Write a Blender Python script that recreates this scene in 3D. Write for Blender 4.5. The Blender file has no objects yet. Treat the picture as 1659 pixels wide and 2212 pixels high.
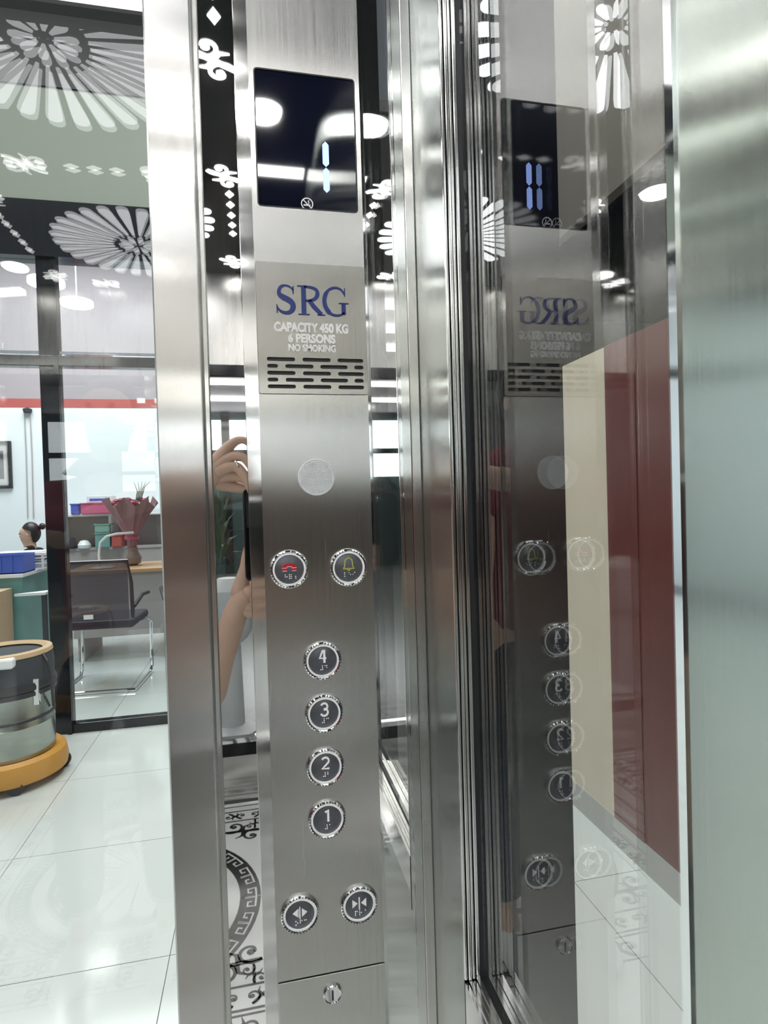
import bpy, bmesh, math, random
from mathutils import Vector, Matrix
random.seed(7)
S = bpy.context.scene
COL = S.collection
PI = math.pi

# ------------------------------------------------------------------ camera, world, lights
F, YAW, PITCH, ROLL, H = 1268.7, 0.212817, -0.0170564, -0.0291494, 1.25
_f = Vector((math.sin(YAW)*math.cos(PITCH), math.cos(YAW)*math.cos(PITCH), math.sin(PITCH)))
_r0 = Vector((math.cos(YAW), -math.sin(YAW), 0)); _u0 = _r0.cross(_f)
CR = math.cos(ROLL)*_r0 + math.sin(ROLL)*_u0
CU = -math.sin(ROLL)*_r0 + math.cos(ROLL)*_u0
cd = bpy.data.cameras.new('camera'); cam = bpy.data.objects.new('camera', cd); COL.objects.link(cam)
m = Matrix((CR, CU, -_f)).transposed().to_4x4(); m.translation = (0, 0, H)
cam.matrix_world = m
cd.sensor_fit = 'HORIZONTAL'; cd.sensor_width = 36; cd.lens = F*36/1659
cd.clip_start = 0.01; cd.clip_end = 60
S.camera = cam
S.view_settings.view_transform = 'Standard'; S.view_settings.look = 'None'
S.view_settings.gamma = 1; S.view_settings.use_curve_mapping = False
S.view_settings.exposure = 0.12
cy = S.cycles
cy.max_bounces = 14; cy.glossy_bounces = 10; cy.diffuse_bounces = 4; cy.transmission_bounces = 8
cy.transparent_max_bounces = 24; cy.sample_clamp_indirect = 6
try: cy.use_denoising = True
except Exception: pass

w = bpy.data.worlds.new('world'); S.world = w; w.use_nodes = True
w.node_tree.nodes['Background'].inputs[0].default_value = (0.75, 0.82, 0.9, 1)
w.node_tree.nodes['Background'].inputs[1].default_value = 0.35

def area(name, loc, size, power, color=(1, .98, .95), rot=(0, 0, 0)):
    l = bpy.data.lights.new(name, 'AREA'); l.shape = 'RECTANGLE'; l.size, l.size_y = size
    l.energy = power; l.color = color
    o = bpy.data.objects.new(name, l); COL.objects.link(o); o.location = loc; o.rotation_euler = rot
    return o
area('hall_light', (-1.2, 2.0, 4.3), (2.4, 1.6), 70)
area('office_light', (-1.8, 5.6, 4.3), (3.0, 2.4), 210, (.95, .98, 1))
area('corridor_light', (.75, 2.0, 4.3), (.6, 2.4), 100)
area('lobby_light', (-.4, -3.2, 2.9), (2.4, .9), 15)

# ------------------------------------------------------------------ picture helpers (a pixel of the photo -> a point on a real plane)
def ray(u, v): return _f + CR*((u-829.5)/F) + CU*((1106-v)/F)
def atY(u, v, Y): r = ray(u, v); t = Y/r.y; return Vector((r.x*t, Y, H+r.z*t))
def atX(u, v, X): r = ray(u, v); t = X/r.x; return Vector((X, r.y*t, H+r.z*t))
def atZ(u, v, Z): r = ray(u, v); t = (Z-H)/r.z; return Vector((r.x*t, r.y*t, Z))
MIRY = 0.5575
def inM(u, v, Y): p = atY(u, v, 2*MIRY-Y); return Vector((p.x, Y, p.z))   # seen in the front mirror

# ------------------------------------------------------------------ materials
MATS = {}
def new(name):
    mt = bpy.data.materials.new(name); mt.use_nodes = True; MATS[name] = mt
    return mt, mt.node_tree, mt.node_tree.nodes['Principled BSDF']
def pmat(name, col, rough=.5, metal=0, emit=0, ecol=None, coat=0, noise=0, nscale=30, spec=None):
    mt, nt, b = new(name)
    b.inputs['Base Color'].default_value = (*col, 1)
    b.inputs['Roughness'].default_value = rough; b.inputs['Metallic'].default_value = metal
    b.inputs['Coat Weight'].default_value = coat
    if spec is not None: b.inputs['Specular IOR Level'].default_value = spec
    if emit:
        b.inputs['Emission Color'].default_value = (*(ecol or col), 1); b.inputs['Emission Strength'].default_value = emit
    if noise:
        tc = nt.nodes.new('ShaderNodeTexCoord'); n = nt.nodes.new('ShaderNodeTexNoise'); n.inputs['Scale'].default_value = nscale
        n.inputs['Detail'].default_value = 6
        nt.links.new(tc.outputs['Object'], n.inputs['Vector'])
        mx = nt.nodes.new('ShaderNodeMix'); mx.data_type = 'RGBA'
        mx.inputs['A'].default_value = (*[c*(1-noise) for c in col], 1); mx.inputs['B'].default_value = (*[min(1, c*(1+noise)) for c in col], 1)
        nt.links.new(n.outputs['Fac'], mx.inputs['Factor']); nt.links.new(mx.outputs['Result'], b.inputs['Base Color'])
    return mt
def steel(name, col, rough, aniso, tangent, grain=(500, 500, 6), wave=0, bump=.15, wscale=3):
    mt, nt, b = new(name)
    N, L = nt.nodes, nt.links
    b.inputs['Metallic'].default_value = 1; b.inputs['Anisotropic'].default_value = aniso
    tc = N.new('ShaderNodeTexCoord'); mp = N.new('ShaderNodeMapping'); mp.inputs['Scale'].default_value = grain
    L.new(tc.outputs['Object'], mp.inputs['Vector'])
    n = N.new('ShaderNodeTexNoise'); n.inputs['Scale'].default_value = 1; n.inputs['Detail'].default_value = 3
    L.new(mp.outputs['Vector'], n.inputs['Vector'])
    mx = N.new('ShaderNodeMix'); mx.data_type = 'RGBA'
    mx.inputs['A'].default_value = (*[c*(1-bump*.7) for c in col], 1); mx.inputs['B'].default_value = (*[min(1, c*(1+bump*.5)) for c in col], 1)
    L.new(n.outputs['Fac'], mx.inputs['Factor']); L.new(mx.outputs['Result'], b.inputs['Base Color'])
    mr = N.new('ShaderNodeMapRange'); mr.inputs['To Min'].default_value = rough*.8; mr.inputs['To Max'].default_value = rough*1.2
    L.new(n.outputs['Fac'], mr.inputs['Value']); L.new(mr.outputs['Result'], b.inputs['Roughness'])
    if aniso:
        c = N.new('ShaderNodeCombineXYZ')
        for i in range(3): c.inputs[i].default_value = tangent[i]
        L.new(c.outputs[0], b.inputs['Tangent'])
    if wave:
        n2 = N.new('ShaderNodeTexNoise'); n2.inputs['Scale'].default_value = wscale; n2.inputs['Detail'].default_value = 1
        L.new(tc.outputs['Object'], n2.inputs['Vector'])
        bp = N.new('ShaderNodeBump'); bp.inputs['Strength'].default_value = 1; bp.inputs['Distance'].default_value = wave
        L.new(n2.outputs['Fac'], bp.inputs['Height']); L.new(bp.outputs['Normal'], b.inputs['Normal'])
    return mt
def glassmat(name, ior, tint, maxr=.9):
    mt = bpy.data.materials.new(name); mt.use_nodes = True; nt = mt.node_tree; nt.nodes.clear()
    N, L = nt.nodes, nt.links
    o = N.new('ShaderNodeOutputMaterial'); mx = N.new('ShaderNodeMixShader'); t = N.new('ShaderNodeBsdfTransparent'); g = N.new('ShaderNodeBsdfGlossy')
    f = N.new('ShaderNodeFresnel'); ge = N.new('ShaderNodeNewGeometry'); mr = N.new('ShaderNodeMapRange')
    mr.inputs['To Min'].default_value = ior; mr.inputs['To Max'].default_value = 1/ior      # same share of reflection on both faces of the pane
    L.new(ge.outputs['Backfacing'], mr.inputs['Value']); L.new(mr.outputs['Result'], f.inputs['IOR'])
    t.inputs['Color'].default_value = (*tint, 1); g.inputs['Roughness'].default_value = 0.0; g.inputs['Color'].default_value = (1, 1, 1, 1)
    L.new(f.outputs[0], mx.inputs[0]); L.new(t.outputs[0], mx.inputs[1]); L.new(g.outputs[0], mx.inputs[2]); L.new(mx.outputs[0], o.inputs[0])
    MATS[name] = mt; return mt
TX, TY = (1, 0, 0), (0, 1, 0)
M_BRX = steel('brushed_steel_front', (.68, .67, .65), .20, 1, TX, grain=(1100, 1100, 8), bump=.10)
M_BRXC = steel('brushed_steel_panel', (.62, .61, .59), .25, 1, TX, grain=(900, 900, 8), bump=.20)
M_PLATE = steel('brushed_steel_nameplate', (.45, .44, .415), .22, 1, TX, grain=(900, 900, 8), bump=.16)
M_BRY = steel('brushed_steel_side', (.60, .64, .61), .17, 1, TY, grain=(300, 700, 4), bump=.08)
M_PANEL = steel('brushed_steel_wall', (.56, .61, .57), .17, 1, TY, grain=(300, 700, 4), bump=.10)
M_POL = steel('polished_steel', (.80, .80, .79), .07, 0, TX, grain=(200, 200, 4), wave=.0006, bump=.06)
M_MIR = steel('mirror_steel', (.86, .86, .86), .012, 0, TX, grain=(50, 50, 4), bump=.02)
M_PANEL2 = steel('brushed_steel_rear', (.62, .61, .58), .28, 0, TX, grain=(40, 40, 2), bump=.3)
M_STRIP = steel('polished_strip_steel', (.82, .82, .81), .10, .9, TX, grain=(300, 300, 3), bump=.03)
M_CHROME = pmat('chrome', (.86, .87, .88), .05, 1)
M_POST = steel('post_steel', (.90, .90, .88), .14, 0, TX, grain=(300, 300, 2), bump=.05)
M_BLACK = pmat('black_lacquer', (.008, .009, .012), .12)
M_BLKM = pmat('black_matt', (.012, .013, .016), .5)
M_CEIL = pmat('black_ceiling_sheet', (.012, .012, .014), .10)
M_LIT = pmat('backlit_white_acrylic', (.9, .9, .9), .5, emit=5.0, ecol=(1, .99, .97))
M_PETAL = pmat('backlit_petal_acrylic', (.9, .9, .9), .5, emit=3.6, ecol=(.97, .98, 1))
M_LED = pmat('led_diffuser', (1, 1, 1), .5, emit=26, ecol=(1, .99, .96))
M_TUBE = pmat('hall_tube_light', (1, 1, 1), .5, emit=9, ecol=(1, .98, .92))
M_DOWN = pmat('downlight_diffuser', (1, 1, 1), .5, emit=9)
M_GR = glassmat('clear_side_glass', 2.1, (.92, .94, .93))
M_GL = glassmat('clear_door_glass', 1.62, (.96, .98, .97))
M_GP = glassmat('partition_glass', 1.45, (.97, .985, .98))
M_MARBLE = pmat('white_marble', (.72, .74, .73), .12, noise=.05, nscale=4)
M_INK = pmat('black_inlay', (.012, .012, .012), .15)
M_TILE = pmat('ceramic_floor_tile', (.56, .60, .59), .10, noise=.05, nscale=2.5)
M_GROUT = pmat('grey_grout', (.16, .17, .18), .8)
M_WHITEW = pmat('white_wall_paint', (.78, .84, .86), .7)
M_GREY = pmat('mauve_grey_wall', (.36, .32, .34), .7)
M_GREEN = pmat('grey_green_wall', (.20, .23, .20), .7)
M_TAUPE = pmat('taupe_fascia', (.10, .09, .075), .7)
M_CREAM = pmat('cream_wall', (.60, .53, .42), .6, noise=.05, nscale=5)
M_RED = pmat('dark_red_panel', (.11, .010, .006), .35, noise=.2, nscale=6)
M_REDB = pmat('red_band_paint', (.42, .09, .08), .6)
M_SKIRT = pmat('grey_skirting', (.40, .40, .38), .4)
M_SKIN = pmat('skin', (.62, .41, .31), .5, noise=.08, nscale=40)
M_MAROON = pmat('maroon_cloth', (.20, .012, .035), .85)
M_NAVY = pmat('navy_cloth', (.012, .016, .032), .85)
M_HAIR = pmat('black_hair', (.012, .010, .010), .4)
M_BLUE = pmat('blue_enamel', (.010, .028, .20), .3)
M_TEXT = pmat('white_lettering_paint', (1, 1, 1), .8)
M_WHITE = pmat('white_paint_glow', (.88, .88, .88), .4, emit=.15)  # white with a faint glow put in to brighten rings, symbols and braille
M_REDS = pmat('red_enamel', (.62, .015, .03), .3)
M_YEL = pmat('yellow_green_enamel', (.55, .55, .12), .3)
M_CAP = pmat('dark_button_cap', (.15, .16, .18), .38, .6, noise=.25, nscale=150)
M_LENS = pmat('white_prism_lens', (.82, .84, .86), .12)
M_SEG = pmat('blue_led_segment', (.4, .55, 1), .4, emit=1.6, ecol=(.28, .42, 1))
M_SCREEN = pmat('display_glass', (.006, .008, .022), .03, spec=.9)
M_ORANGE = pmat('yellow_plastic', (.55, .27, .04), .45, noise=.1)
M_TEAL = pmat('teal_board', (.16, .34, .32), .5)
M_CARD = pmat('cardboard', (.50, .36, .22), .8, noise=.08)
M_PLB = pmat('blue_plastic', (.07, .13, .55), .4)
M_PINK = pmat('pink_plastic', (.55, .10, .22), .4)
M_GRN = pmat('green_tint_plastic', (.20, .38, .32), .3)
M_WHP = pmat('white_plastic', (.82, .84, .86), .4)
M_WOOD = pmat('orange_wood', (.62, .38, .20), .4)
M_DARK = pmat('dark_fabric', (.03, .035, .045), .8)
M_MESH = pmat('chair_mesh', (.055, .055, .07), .7)
M_GBOARD = pmat('grey_laminate', (.42, .40, .39), .5)
def mesh_fabric():
    nt = M_MESH.node_tree; N, L_ = nt.nodes, nt.links
    o = next(n for n in N if n.type == 'OUTPUT_MATERIAL'); b = N['Principled BSDF']; mx = N.new('ShaderNodeMixShader'); t = N.new('ShaderNodeBsdfTransparent')
    mx.inputs[0].default_value = .38; L_.new(b.outputs[0], mx.inputs[1]); L_.new(t.outputs[0], mx.inputs[2]); L_.new(mx.outputs[0], o.inputs[0])
mesh_fabric()
M_WRAP = pmat('mauve_wrap_paper', (.30, .17, .20), .5)
M_FLOW = pmat('dark_pink_flower', (.30, .03, .08), .6)
M_LEAF = pmat('leaf_green', (.06, .11, .06), .6)
M_VASE = pmat('smoked_vase', (.25, .20, .18), .1)
M_DAY = pmat('window_daylight', (1, 1, 1), .5, emit=3.2, ecol=(.93, .97, 1))
M_FROST = pmat('frosted_teal_panel', (.05, .10, .10), .25)
M_LFLOOR = pmat('lobby_floor_stone', (.22, .23, .22), .2)
M_LWALL = pmat('dark_lobby_wall', (.05, .05, .05), .6)
M_DRUM = steel('drum_steel', (.36, .39, .35), .26, 0, (0, 0, 1), grain=(4, 4, 60), bump=.08)

# ------------------------------------------------------------------ mesh helpers
class MB:
    def __init__(s): s.v = []; s.f = []
    def add(s, vs, fs):
        b = len(s.v); s.v += [tuple(v) for v in vs]; s.f += [tuple(i+b for i in f) for f in fs]; return s
    def box(s, lo, hi, c=0):
        x0, y0, z0 = lo; x1, y1, z1 = hi
        return s.add([(x0, y0, z0), (x1, y0, z0), (x1, y1, z0), (x0, y1, z0), (x0, y0, z1), (x1, y0, z1), (x1, y1, z1), (x0, y1, z1)],
                     [(0, 3, 2, 1), (4, 5, 6, 7), (0, 1, 5, 4), (1, 2, 6, 5), (2, 3, 7, 6), (3, 0, 4, 7)])
    def prism(s, pts, axis, a, b):                        # closed outline in two coordinates, extruded along the third
        n = len(pts)
        def P(p, h): return {'x': (h, p[0], p[1]), 'y': (p[0], h, p[1]), 'z': (p[0], p[1], h)}[axis]
        vs = [P(p, a) for p in pts] + [P(p, b) for p in pts]
        fs = [tuple(range(n)), tuple(range(2*n-1, n-1, -1))] + [(i, (i+1) % n, n+(i+1) % n, n+i) for i in range(n)]
        return s.add(vs, fs)
    def lathe(s, prof, c=(0, 0, 0), axis='z', n=32, cap=True):   # prof: (r, h)
        vs = []
        for r, h in prof:
            for i in range(n):
                a = 2*PI*i/n; x, y = r*math.cos(a), r*math.sin(a)
                vs.append({'z': (c[0]+x, c[1]+y, c[2]+h), 'y': (c[0]+x, c[1]-h, c[2]+y), 'x': (c[0]+h, c[1]+x, c[2]+y)}[axis])
        fs = [(k*n+i, k*n+(i+1) % n, (k+1)*n+(i+1) % n, (k+1)*n+i) for k in range(len(prof)-1) for i in range(n)]
        if cap: fs += [tuple(range(n)), tuple(range((len(prof)-1)*n, len(prof)*n))]
        return s.add(vs, fs)
    def tube(s, pts, r, n=10, cap=True):
        pts = [Vector(p) for p in pts]; vs = []; up = None
        rs = r if isinstance(r, (list, tuple)) else [r]*len(pts)
        for i, p in enumerate(pts):
            d = (pts[min(i+1, len(pts)-1)] - pts[max(i-1, 0)]).normalized()
            if up is None: up = Vector((0, 0, 1)) if abs(d.z) < .9 else Vector((1, 0, 0))
            a = d.cross(up).normalized(); b = a.cross(d).normalized(); up = b
            for k in range(n):
                t = 2*PI*k/n; vs.append(p + a*math.cos(t)*rs[i] + b*math.sin(t)*rs[i])
        fs = [(k*n+i, k*n+(i+1) % n, (k+1)*n+(i+1) % n, (k+1)*n+i) for k in range(len(pts)-1) for i in range(n)]
        if cap: fs += [tuple(range(n)), tuple(range((len(pts)-1)*n, len(pts)*n))]
        return s.add(vs, fs)
    def ribbon(s, pts, wd, plane, h0, h1):                # flat band along a 2-D line; plane 'z' or 'y'
        n = len(pts); L = []; R = []
        ws = wd if isinstance(wd, (list, tuple)) else [wd]*n
        for i, p in enumerate(pts):
            a = pts[max(i-1, 0)]; b = pts[min(i+1, n-1)]
            dx, dy = b[0]-a[0], b[1]-a[1]; l = math.hypot(dx, dy) or 1
            nx, ny = -dy/l*ws[i]/2, dx/l*ws[i]/2
            L.append((p[0]+nx, p[1]+ny)); R.append((p[0]-nx, p[1]-ny))
        def P(p, h): return (p[0], p[1], h) if plane == 'z' else (p[0], h, p[1])
        vs = [P(p, h0) for p in L]+[P(p, h0) for p in R]+[P(p, h1) for p in L]+[P(p, h1) for p in R]
        fs = []
        for i in range(n-1):
            fs += [(i, i+1, n+i+1, n+i), (2*n+i, 3*n+i, 3*n+i+1, 2*n+i+1), (i, 2*n+i, 2*n+i+1, i+1), (n+i, n+i+1, 3*n+i+1, 3*n+i)]
        fs += [(0, n, 3*n, 2*n), (n-1, 3*n-1, 4*n-1, 2*n-1)]
        return s.add(vs, fs)
    def mesh(s, name):
        me = bpy.data.meshes.new(name); me.from_pydata(s.v, [], s.f)
        bm = bmesh.new(); bm.from_mesh(me); bmesh.ops.recalc_face_normals(bm, faces=bm.faces); bm.to_mesh(me); bm.free()
        return me
    def build(s, name, mat, parent=None, smooth=False, bevel=0, seg=2, **kw):
        me = s.mesh(name); me.materials.append(mat)
        o = bpy.data.objects.new(name, me); COL.objects.link(o)
        if parent: o.parent = parent
        if smooth:
            bm = bmesh.new(); bm.from_mesh(me)
            for f in bm.faces: f.smooth = True
            for e in bm.edges:
                if len(e.link_faces) == 2 and e.calc_face_angle(0) > .6: e.smooth = False
            bm.to_mesh(me); bm.free()
        if bevel:
            b = o.modifiers.new('bevel', 'BEVEL'); b.width = bevel; b.segments = seg; b.limit_method = 'ANGLE'
        for k, v in kw.items(): o[k] = v
        return o
def tag(o, label=None, cat=None, group=None, kind=None):
    if label: o['label'] = label
    if cat: o['category'] = cat
    if group: o['group'] = group
    if kind: o['kind'] = kind
    return o
def empty(name, loc=(0, 0, 0), rz=0, **kw):
    o = bpy.data.objects.new(name, None); COL.objects.link(o); o.location = loc; o.rotation_euler = (0, 0, rz); o.empty_display_size = .05
    return tag(o, **kw)
def struct(name, mb, mat, label=None, parent=None, **kw):
    o = mb.build(name, mat, parent, **kw)
    if not parent: o['kind'] = 'structure'
    if label: o['label'] = label
    return o
def copy(o, parent=None, loc=None, rz=None):
    c = o.copy(); COL.objects.link(c)
    if parent: c.parent = parent
    if loc is not None: c.location = loc
    if rz is not None: c.rotation_euler = (0, 0, rz)
    for ch in list(o.children): copy(ch, c)
    return c
def B(lo, hi): return MB().box(lo, hi)
def arc(cx, cy_, r, a0, a1, n=16, ry=None):
    return [(cx+r*math.cos(a0+(a1-a0)*i/n), cy_+(ry or r)*math.sin(a0+(a1-a0)*i/n)) for i in range(n+1)]
def rrect(x0, y0, x1, y1, r, n=5):
    p = []
    for cx, cz, a in ((x1-r, y1-r, 0), (x0+r, y1-r, PI/2), (x0+r, y0+r, PI), (x1-r, y0+r, 3*PI/2)):
        p += arc(cx, cz, r, a, a+PI/2, n)
    return p
def holed_plate(name, outer, holes, y0, y1, mat, parent, bevel=0):   # a sheet in the x-z plane with real openings
    cu = bpy.data.curves.new(name, 'CURVE'); cu.dimensions = '2D'; cu.fill_mode = 'BOTH'; cu.extrude = abs(y1-y0)/2
    for pts in [outer]+holes:
        sp = cu.splines.new('POLY'); sp.points.add(len(pts)-1)
        for i, q in enumerate(pts): sp.points[i].co = (q[0], q[1], 0, 1)
        sp.use_cyclic_u = True
    tmp = bpy.data.objects.new('tmp', cu); COL.objects.link(tmp)
    dg = bpy.context.evaluated_depsgraph_get(); dg.update()
    me = bpy.data.meshes.new_from_object(tmp.evaluated_get(dg)); bpy.data.objects.remove(tmp)
    me.transform(Matrix(((1, 0, 0, 0), (0, 0, -1, (y0+y1)/2), (0, 1, 0, 0), (0, 0, 0, 1)))); me.name = name
    me.materials.clear(); me.materials.append(mat)
    o = bpy.data.objects.new(name, me); COL.objects.link(o); o.parent = parent
    return o
def text(name, body, size, loc, mat, parent, bold=0, width=None, spacing=1, depth=.0003, rot=(PI/2, 0, 0)):
    cu = bpy.data.curves.new(name, 'FONT'); cu.body = body; cu.size = size; cu.align_x = 'CENTER'; cu.align_y = 'CENTER'
    cu.extrude = depth; cu.offset = bold; cu.space_character = spacing; cu.resolution_u = 4
    tmp = bpy.data.objects.new('tmp', cu); COL.objects.link(tmp)
    dg = bpy.context.evaluated_depsgraph_get(); dg.update()
    me = bpy.data.meshes.new_from_object(tmp.evaluated_get(dg)); bpy.data.objects.remove(tmp)
    xs = [v.co.x for v in me.vertices]; ys = [v.co.y for v in me.vertices]
    cx, cz = (min(xs)+max(xs))/2, (min(ys)+max(ys))/2; k = (width/(max(xs)-min(xs))) if width else 1
    for v in me.vertices: v.co.x = (v.co.x-cx)*k; v.co.y = v.co.y-cz
    me.materials.clear(); me.materials.append(mat); me.name = name
    o = bpy.data.objects.new(name, me); COL.objects.link(o); o.parent = parent; o.location = loc; o.rotation_euler = rot
    return o
def skin(name, chains, mat, parent=None, sub=2):
    """one continuous figure: chains of (x,y,z,r[,ry]); a chain may start with an index tuple ('j', chain, k) to branch"""
    me = bpy.data.meshes.new(name); vs = []; es = []; rs = []; roots = []; idx = {}
    for ci, ch in enumerate(chains):
        prev = None
        for k, p in enumerate(ch):
            if p[0] == 'j': prev = idx[(p[1], p[2])]; continue
            vs.append(p[:3]); rs.append((p[3], p[4] if len(p) > 4 else p[3])); i = len(vs)-1; idx[(ci, k)] = i
            if prev is None: roots.append(i)
            else: es.append((prev, i))
            prev = i
    me.from_pydata(vs, es, []); o = bpy.data.objects.new(name, me); COL.objects.link(o); o.parent = parent
    sk = o.modifiers.new('skin', 'SKIN'); sk.use_smooth_shade = True; sk.branch_smoothing = .6
    sv = me.skin_vertices[0].data
    for i, r in enumerate(rs): sv[i].radius = r; sv[i].use_root = i in roots
    su = o.modifiers.new('sub', 'SUBSURF'); su.levels = sub; su.render_levels = sub
    me.materials.append(mat); return o

# ================================================================== THE CAR: STRUCTURE
XL, XR, YF, YB, ZC = -1.03, 0.1757, 0.55, -1.42, 2.22

# floor: marble slab + black inlays
fl = struct('floor', B((XL, YB, -.04), (XR+.01, .70, 0)), M_MARBLE, 'polished white stone floor of the lift car with black inlaid ornament')
FCX, FCY, FH = -.427, -.86, .49
def scroll_unit(L=1.0, hand=1):
    """an S-shaped scroll, about 1 long and .5 wide, as a list of ribbons (points, widths)"""
    out = []
    def spiral(cx, cz, r0, r1, a0, a1, w0, w1, n=18):
        pts = []; ws = []
        for i in range(n+1):
            t = i/n; r = r0+(r1-r0)*t; a = a0+(a1-a0)*t
            pts.append((L*(cx+r*math.cos(a)), L*hand*(cz+r*math.sin(a)))); ws.append(L*(w0+(w1-w0)*t))
        out.append((pts, ws))
    spiral(-.25, 0, .22, .05, -PI/2, 1.3*PI, .07, .05)
    spiral(.25, 0, .22, .05, PI/2, 2.3*PI, .07, .05)
    out.append(([(L*(-.25), -L*hand*.22), (0, 0), (L*.25, L*hand*.22)], [L*.07, L*.10, L*.07]))
    out.append(([(L*.02, 0), (L*.10, -L*hand*.13), (L*.06, -L*hand*.26)], [L*.10, L*.07, L*.015]))
    out.append(([(-L*.02, 0), (-L*.10, L*hand*.13), (-L*.06, L*hand*.26)], [L*.10, L*.07, L*.015]))
    out.append((arc(-L*.25, 0, L*.035, 0, 2*PI, 8), [L*.06]*9)); out.append((arc(L*.25, 0, L*.035, 0, 2*PI, 8), [L*.06]*9))
    return out
def place(mb, ribs, cx, cy_, ang, z0, z1, wk=1):
    c, s = math.cos(ang), math.sin(ang)
    for pts, ws in ribs:
        mb.ribbon([(cx+x*c-y*s, cy_+x*s+y*c) for x, y in pts], [w_*wk for w_ in ws], 'z', z0, z1)
Z0, Z1 = 0.0, .0006
border = MB()
for hw in (FH, FH-.075):
    for a, b in (((-hw, -hw), (hw, -hw)), ((hw, -hw), (hw, hw)), ((hw, hw), (-hw, hw)), ((-hw, hw), (-hw, -hw))):
        border.ribbon([(FCX+a[0], FCY+a[1]), (FCX+b[0], FCY+b[1])], .007, 'z', Z0, Z1)
for k in range(9):
    t = -FH+.0375+ (k+.5)*(2*FH-.075)/9
    for (x, y, a) in ((t, FH-.0375, 0), (t, -FH+.0375, 0), (FH-.0375, t, PI/2), (-FH+.0375, t, PI/2)):
        place(border, scroll_unit(.105, 1 if k % 2 else -1), FCX+x, FCY+y, a, Z0, Z1, .9)
border.build('border_inlay', M_INK, fl)
for sx in (-1, 1):
    for sy in (-1, 1):
        cb = MB(); a = math.atan2(sy, sx)
        place(cb, scroll_unit(.20, sx*sy), FCX+sx*(FH-.155), FCY+sy*(FH-.155), a+PI/2, Z0, Z1, .8)
        place(cb, scroll_unit(.10, sx*sy), FCX+sx*(FH-.11), FCY+sy*(FH-.11), a, Z0, Z1, .8)
        cb.build('corner_inlay', M_INK, fl)
# outer frame line round the whole car floor
ol = MB()
for y in (YB+.03, .40): ol.ribbon([(XL+.04, y), (XR-.04, y)], .006, 'z', Z0, Z1)
for x in (XL+.04, XR-.035): ol.ribbon([(x, YB+.03), (x, .40)], .006, 'z', Z0, Z1)
for k in range(7):
    place(ol, scroll_unit(.14, 1 if k % 2 else -1), XL+.12+k*.165, -.315, 0, Z0, Z1, .8)
for y in (-.355, -.275): ol.ribbon([(XL+.04, y), (XR-.035, y)], .006, 'z', Z0, Z1)
ol.build('edge_inlay', M_INK, fl)
def ring(mb, cx, cy_, r0, r1, z0, z1, n=64):
    mb.ribbon(arc(cx, cy_, (r0+r1)/2, 0, 2*PI, n), abs(r1-r0), 'z', z0, z1)
md = MB(); ring(md, FCX, FCY+.06, .335, .40, Z0, Z1); md.build('medallion_ring', M_INK, fl)
key = MB()
for k in range(40):
    a0 = 2*PI*k/40; da = 2*PI/40
    shape = [(0, .1), (0, .9), (.75, .9), (.75, .35), (.38, .35), (.38, .62)]
    if k % 2: shape = [(1-x+.0, y) for x, y in shape]
    pts = [(FCX+(.345+.045*y)*math.cos(a0+da*(.1+x*.95)), FCY+.06+(.345+.045*y)*math.sin(a0+da*(.1+x*.95))) for x, y in shape]
    key.ribbon(pts, .0065, 'z', Z1, Z1+.0004)
key.build('key_pattern', M_MARBLE, fl)
lot = MB(); ring(lot, FCX, FCY+.06, .268, .29, Z0, Z1)
for k in range(16):
    a = 2*PI*k/16
    for (rr, aa, hh) in ((.20, .12, .07),):
        p0 = (FCX+.285*math.cos(a), FCY+.06+.285*math.sin(a))
        lot.prism([(FCX+.283*math.cos(a-.16), FCY+.06+.283*math.sin(a-.16)), (FCX+.283*math.cos(a+.16), FCY+.06+.283*math.sin(a+.16)), (FCX+.215*math.cos(a), FCY+.06+.215*math.sin(a))], 'z', Z0, Z1)
        lot.ribbon([(FCX+.21*math.cos(a), FCY+.06+.21*math.sin(a)), (FCX+.07*math.cos(a), FCY+.06+.07*math.sin(a))], [.010, .003], 'z', Z0, Z1)
lot.build('lotus_inlay', M_INK, fl)

# ceiling with lit cut-outs
ce = struct('ceiling', B((XL-.01, YB-.03, ZC), (XR+.02, .65, ZC+.05)), M_CEIL, 'glossy black lift ceiling with backlit white cut-out ornament')
CZ0, CZ1 = ZC-.0025, ZC
def petal_mesh():
    mb = MB(); pts = [(.085, -.0035), (.245, -.018)] + arc(.268, 0, .019, -PI/2*.9, PI/2*.9, 8) + [(.245, .018), (.085, .0035)]
    mb.prism(pts, 'z', CZ0, CZ1); return mb
NP = 28
for mcx, mcy in ((-.395, 0.02), (-.395, -.96)):
    p0 = petal_mesh().build('petal', M_PETAL, ce); p0.location = (mcx, mcy, 0)
    for k in range(1, NP):
        c = p0.copy(); COL.objects.link(c); c.rotation_euler = (0, 0, 2*PI*k/NP)
    c0 = MB().prism([(.020, -.003), (.05, -.010)]+arc(.058, 0, .009, -1.4, 1.4, 5)+[(.05, .010), (.020, .003)], 'z', CZ0, CZ1).build('inner_petal', M_PETAL, ce)
    c0.location = (mcx, mcy, 0)
    for k in range(1, 10):
        c = c0.copy(); COL.objects.link(c); c.rotation_euler = (0, 0, 2*PI*k/10)
sc0 = MB(); place(sc0, scroll_unit(.16, 1), 0, 0, 0, CZ0, CZ1, 1.0); sc0 = sc0.build('scroll', M_LIT, ce)
first = True
EX = (-.062, -.78)
spots = []
for x in EX:
    for y in (-1.30, -.68, -.22, .10, .42): spots.append((x, y, PI/2+ (.35 if x > -.4 else -.35)))
for y in (.38, -.46, -1.36):
    for x in (-.60, -.24)[:2]: spots.append((x, y, .2 if x < -.4 else -.2))
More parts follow.
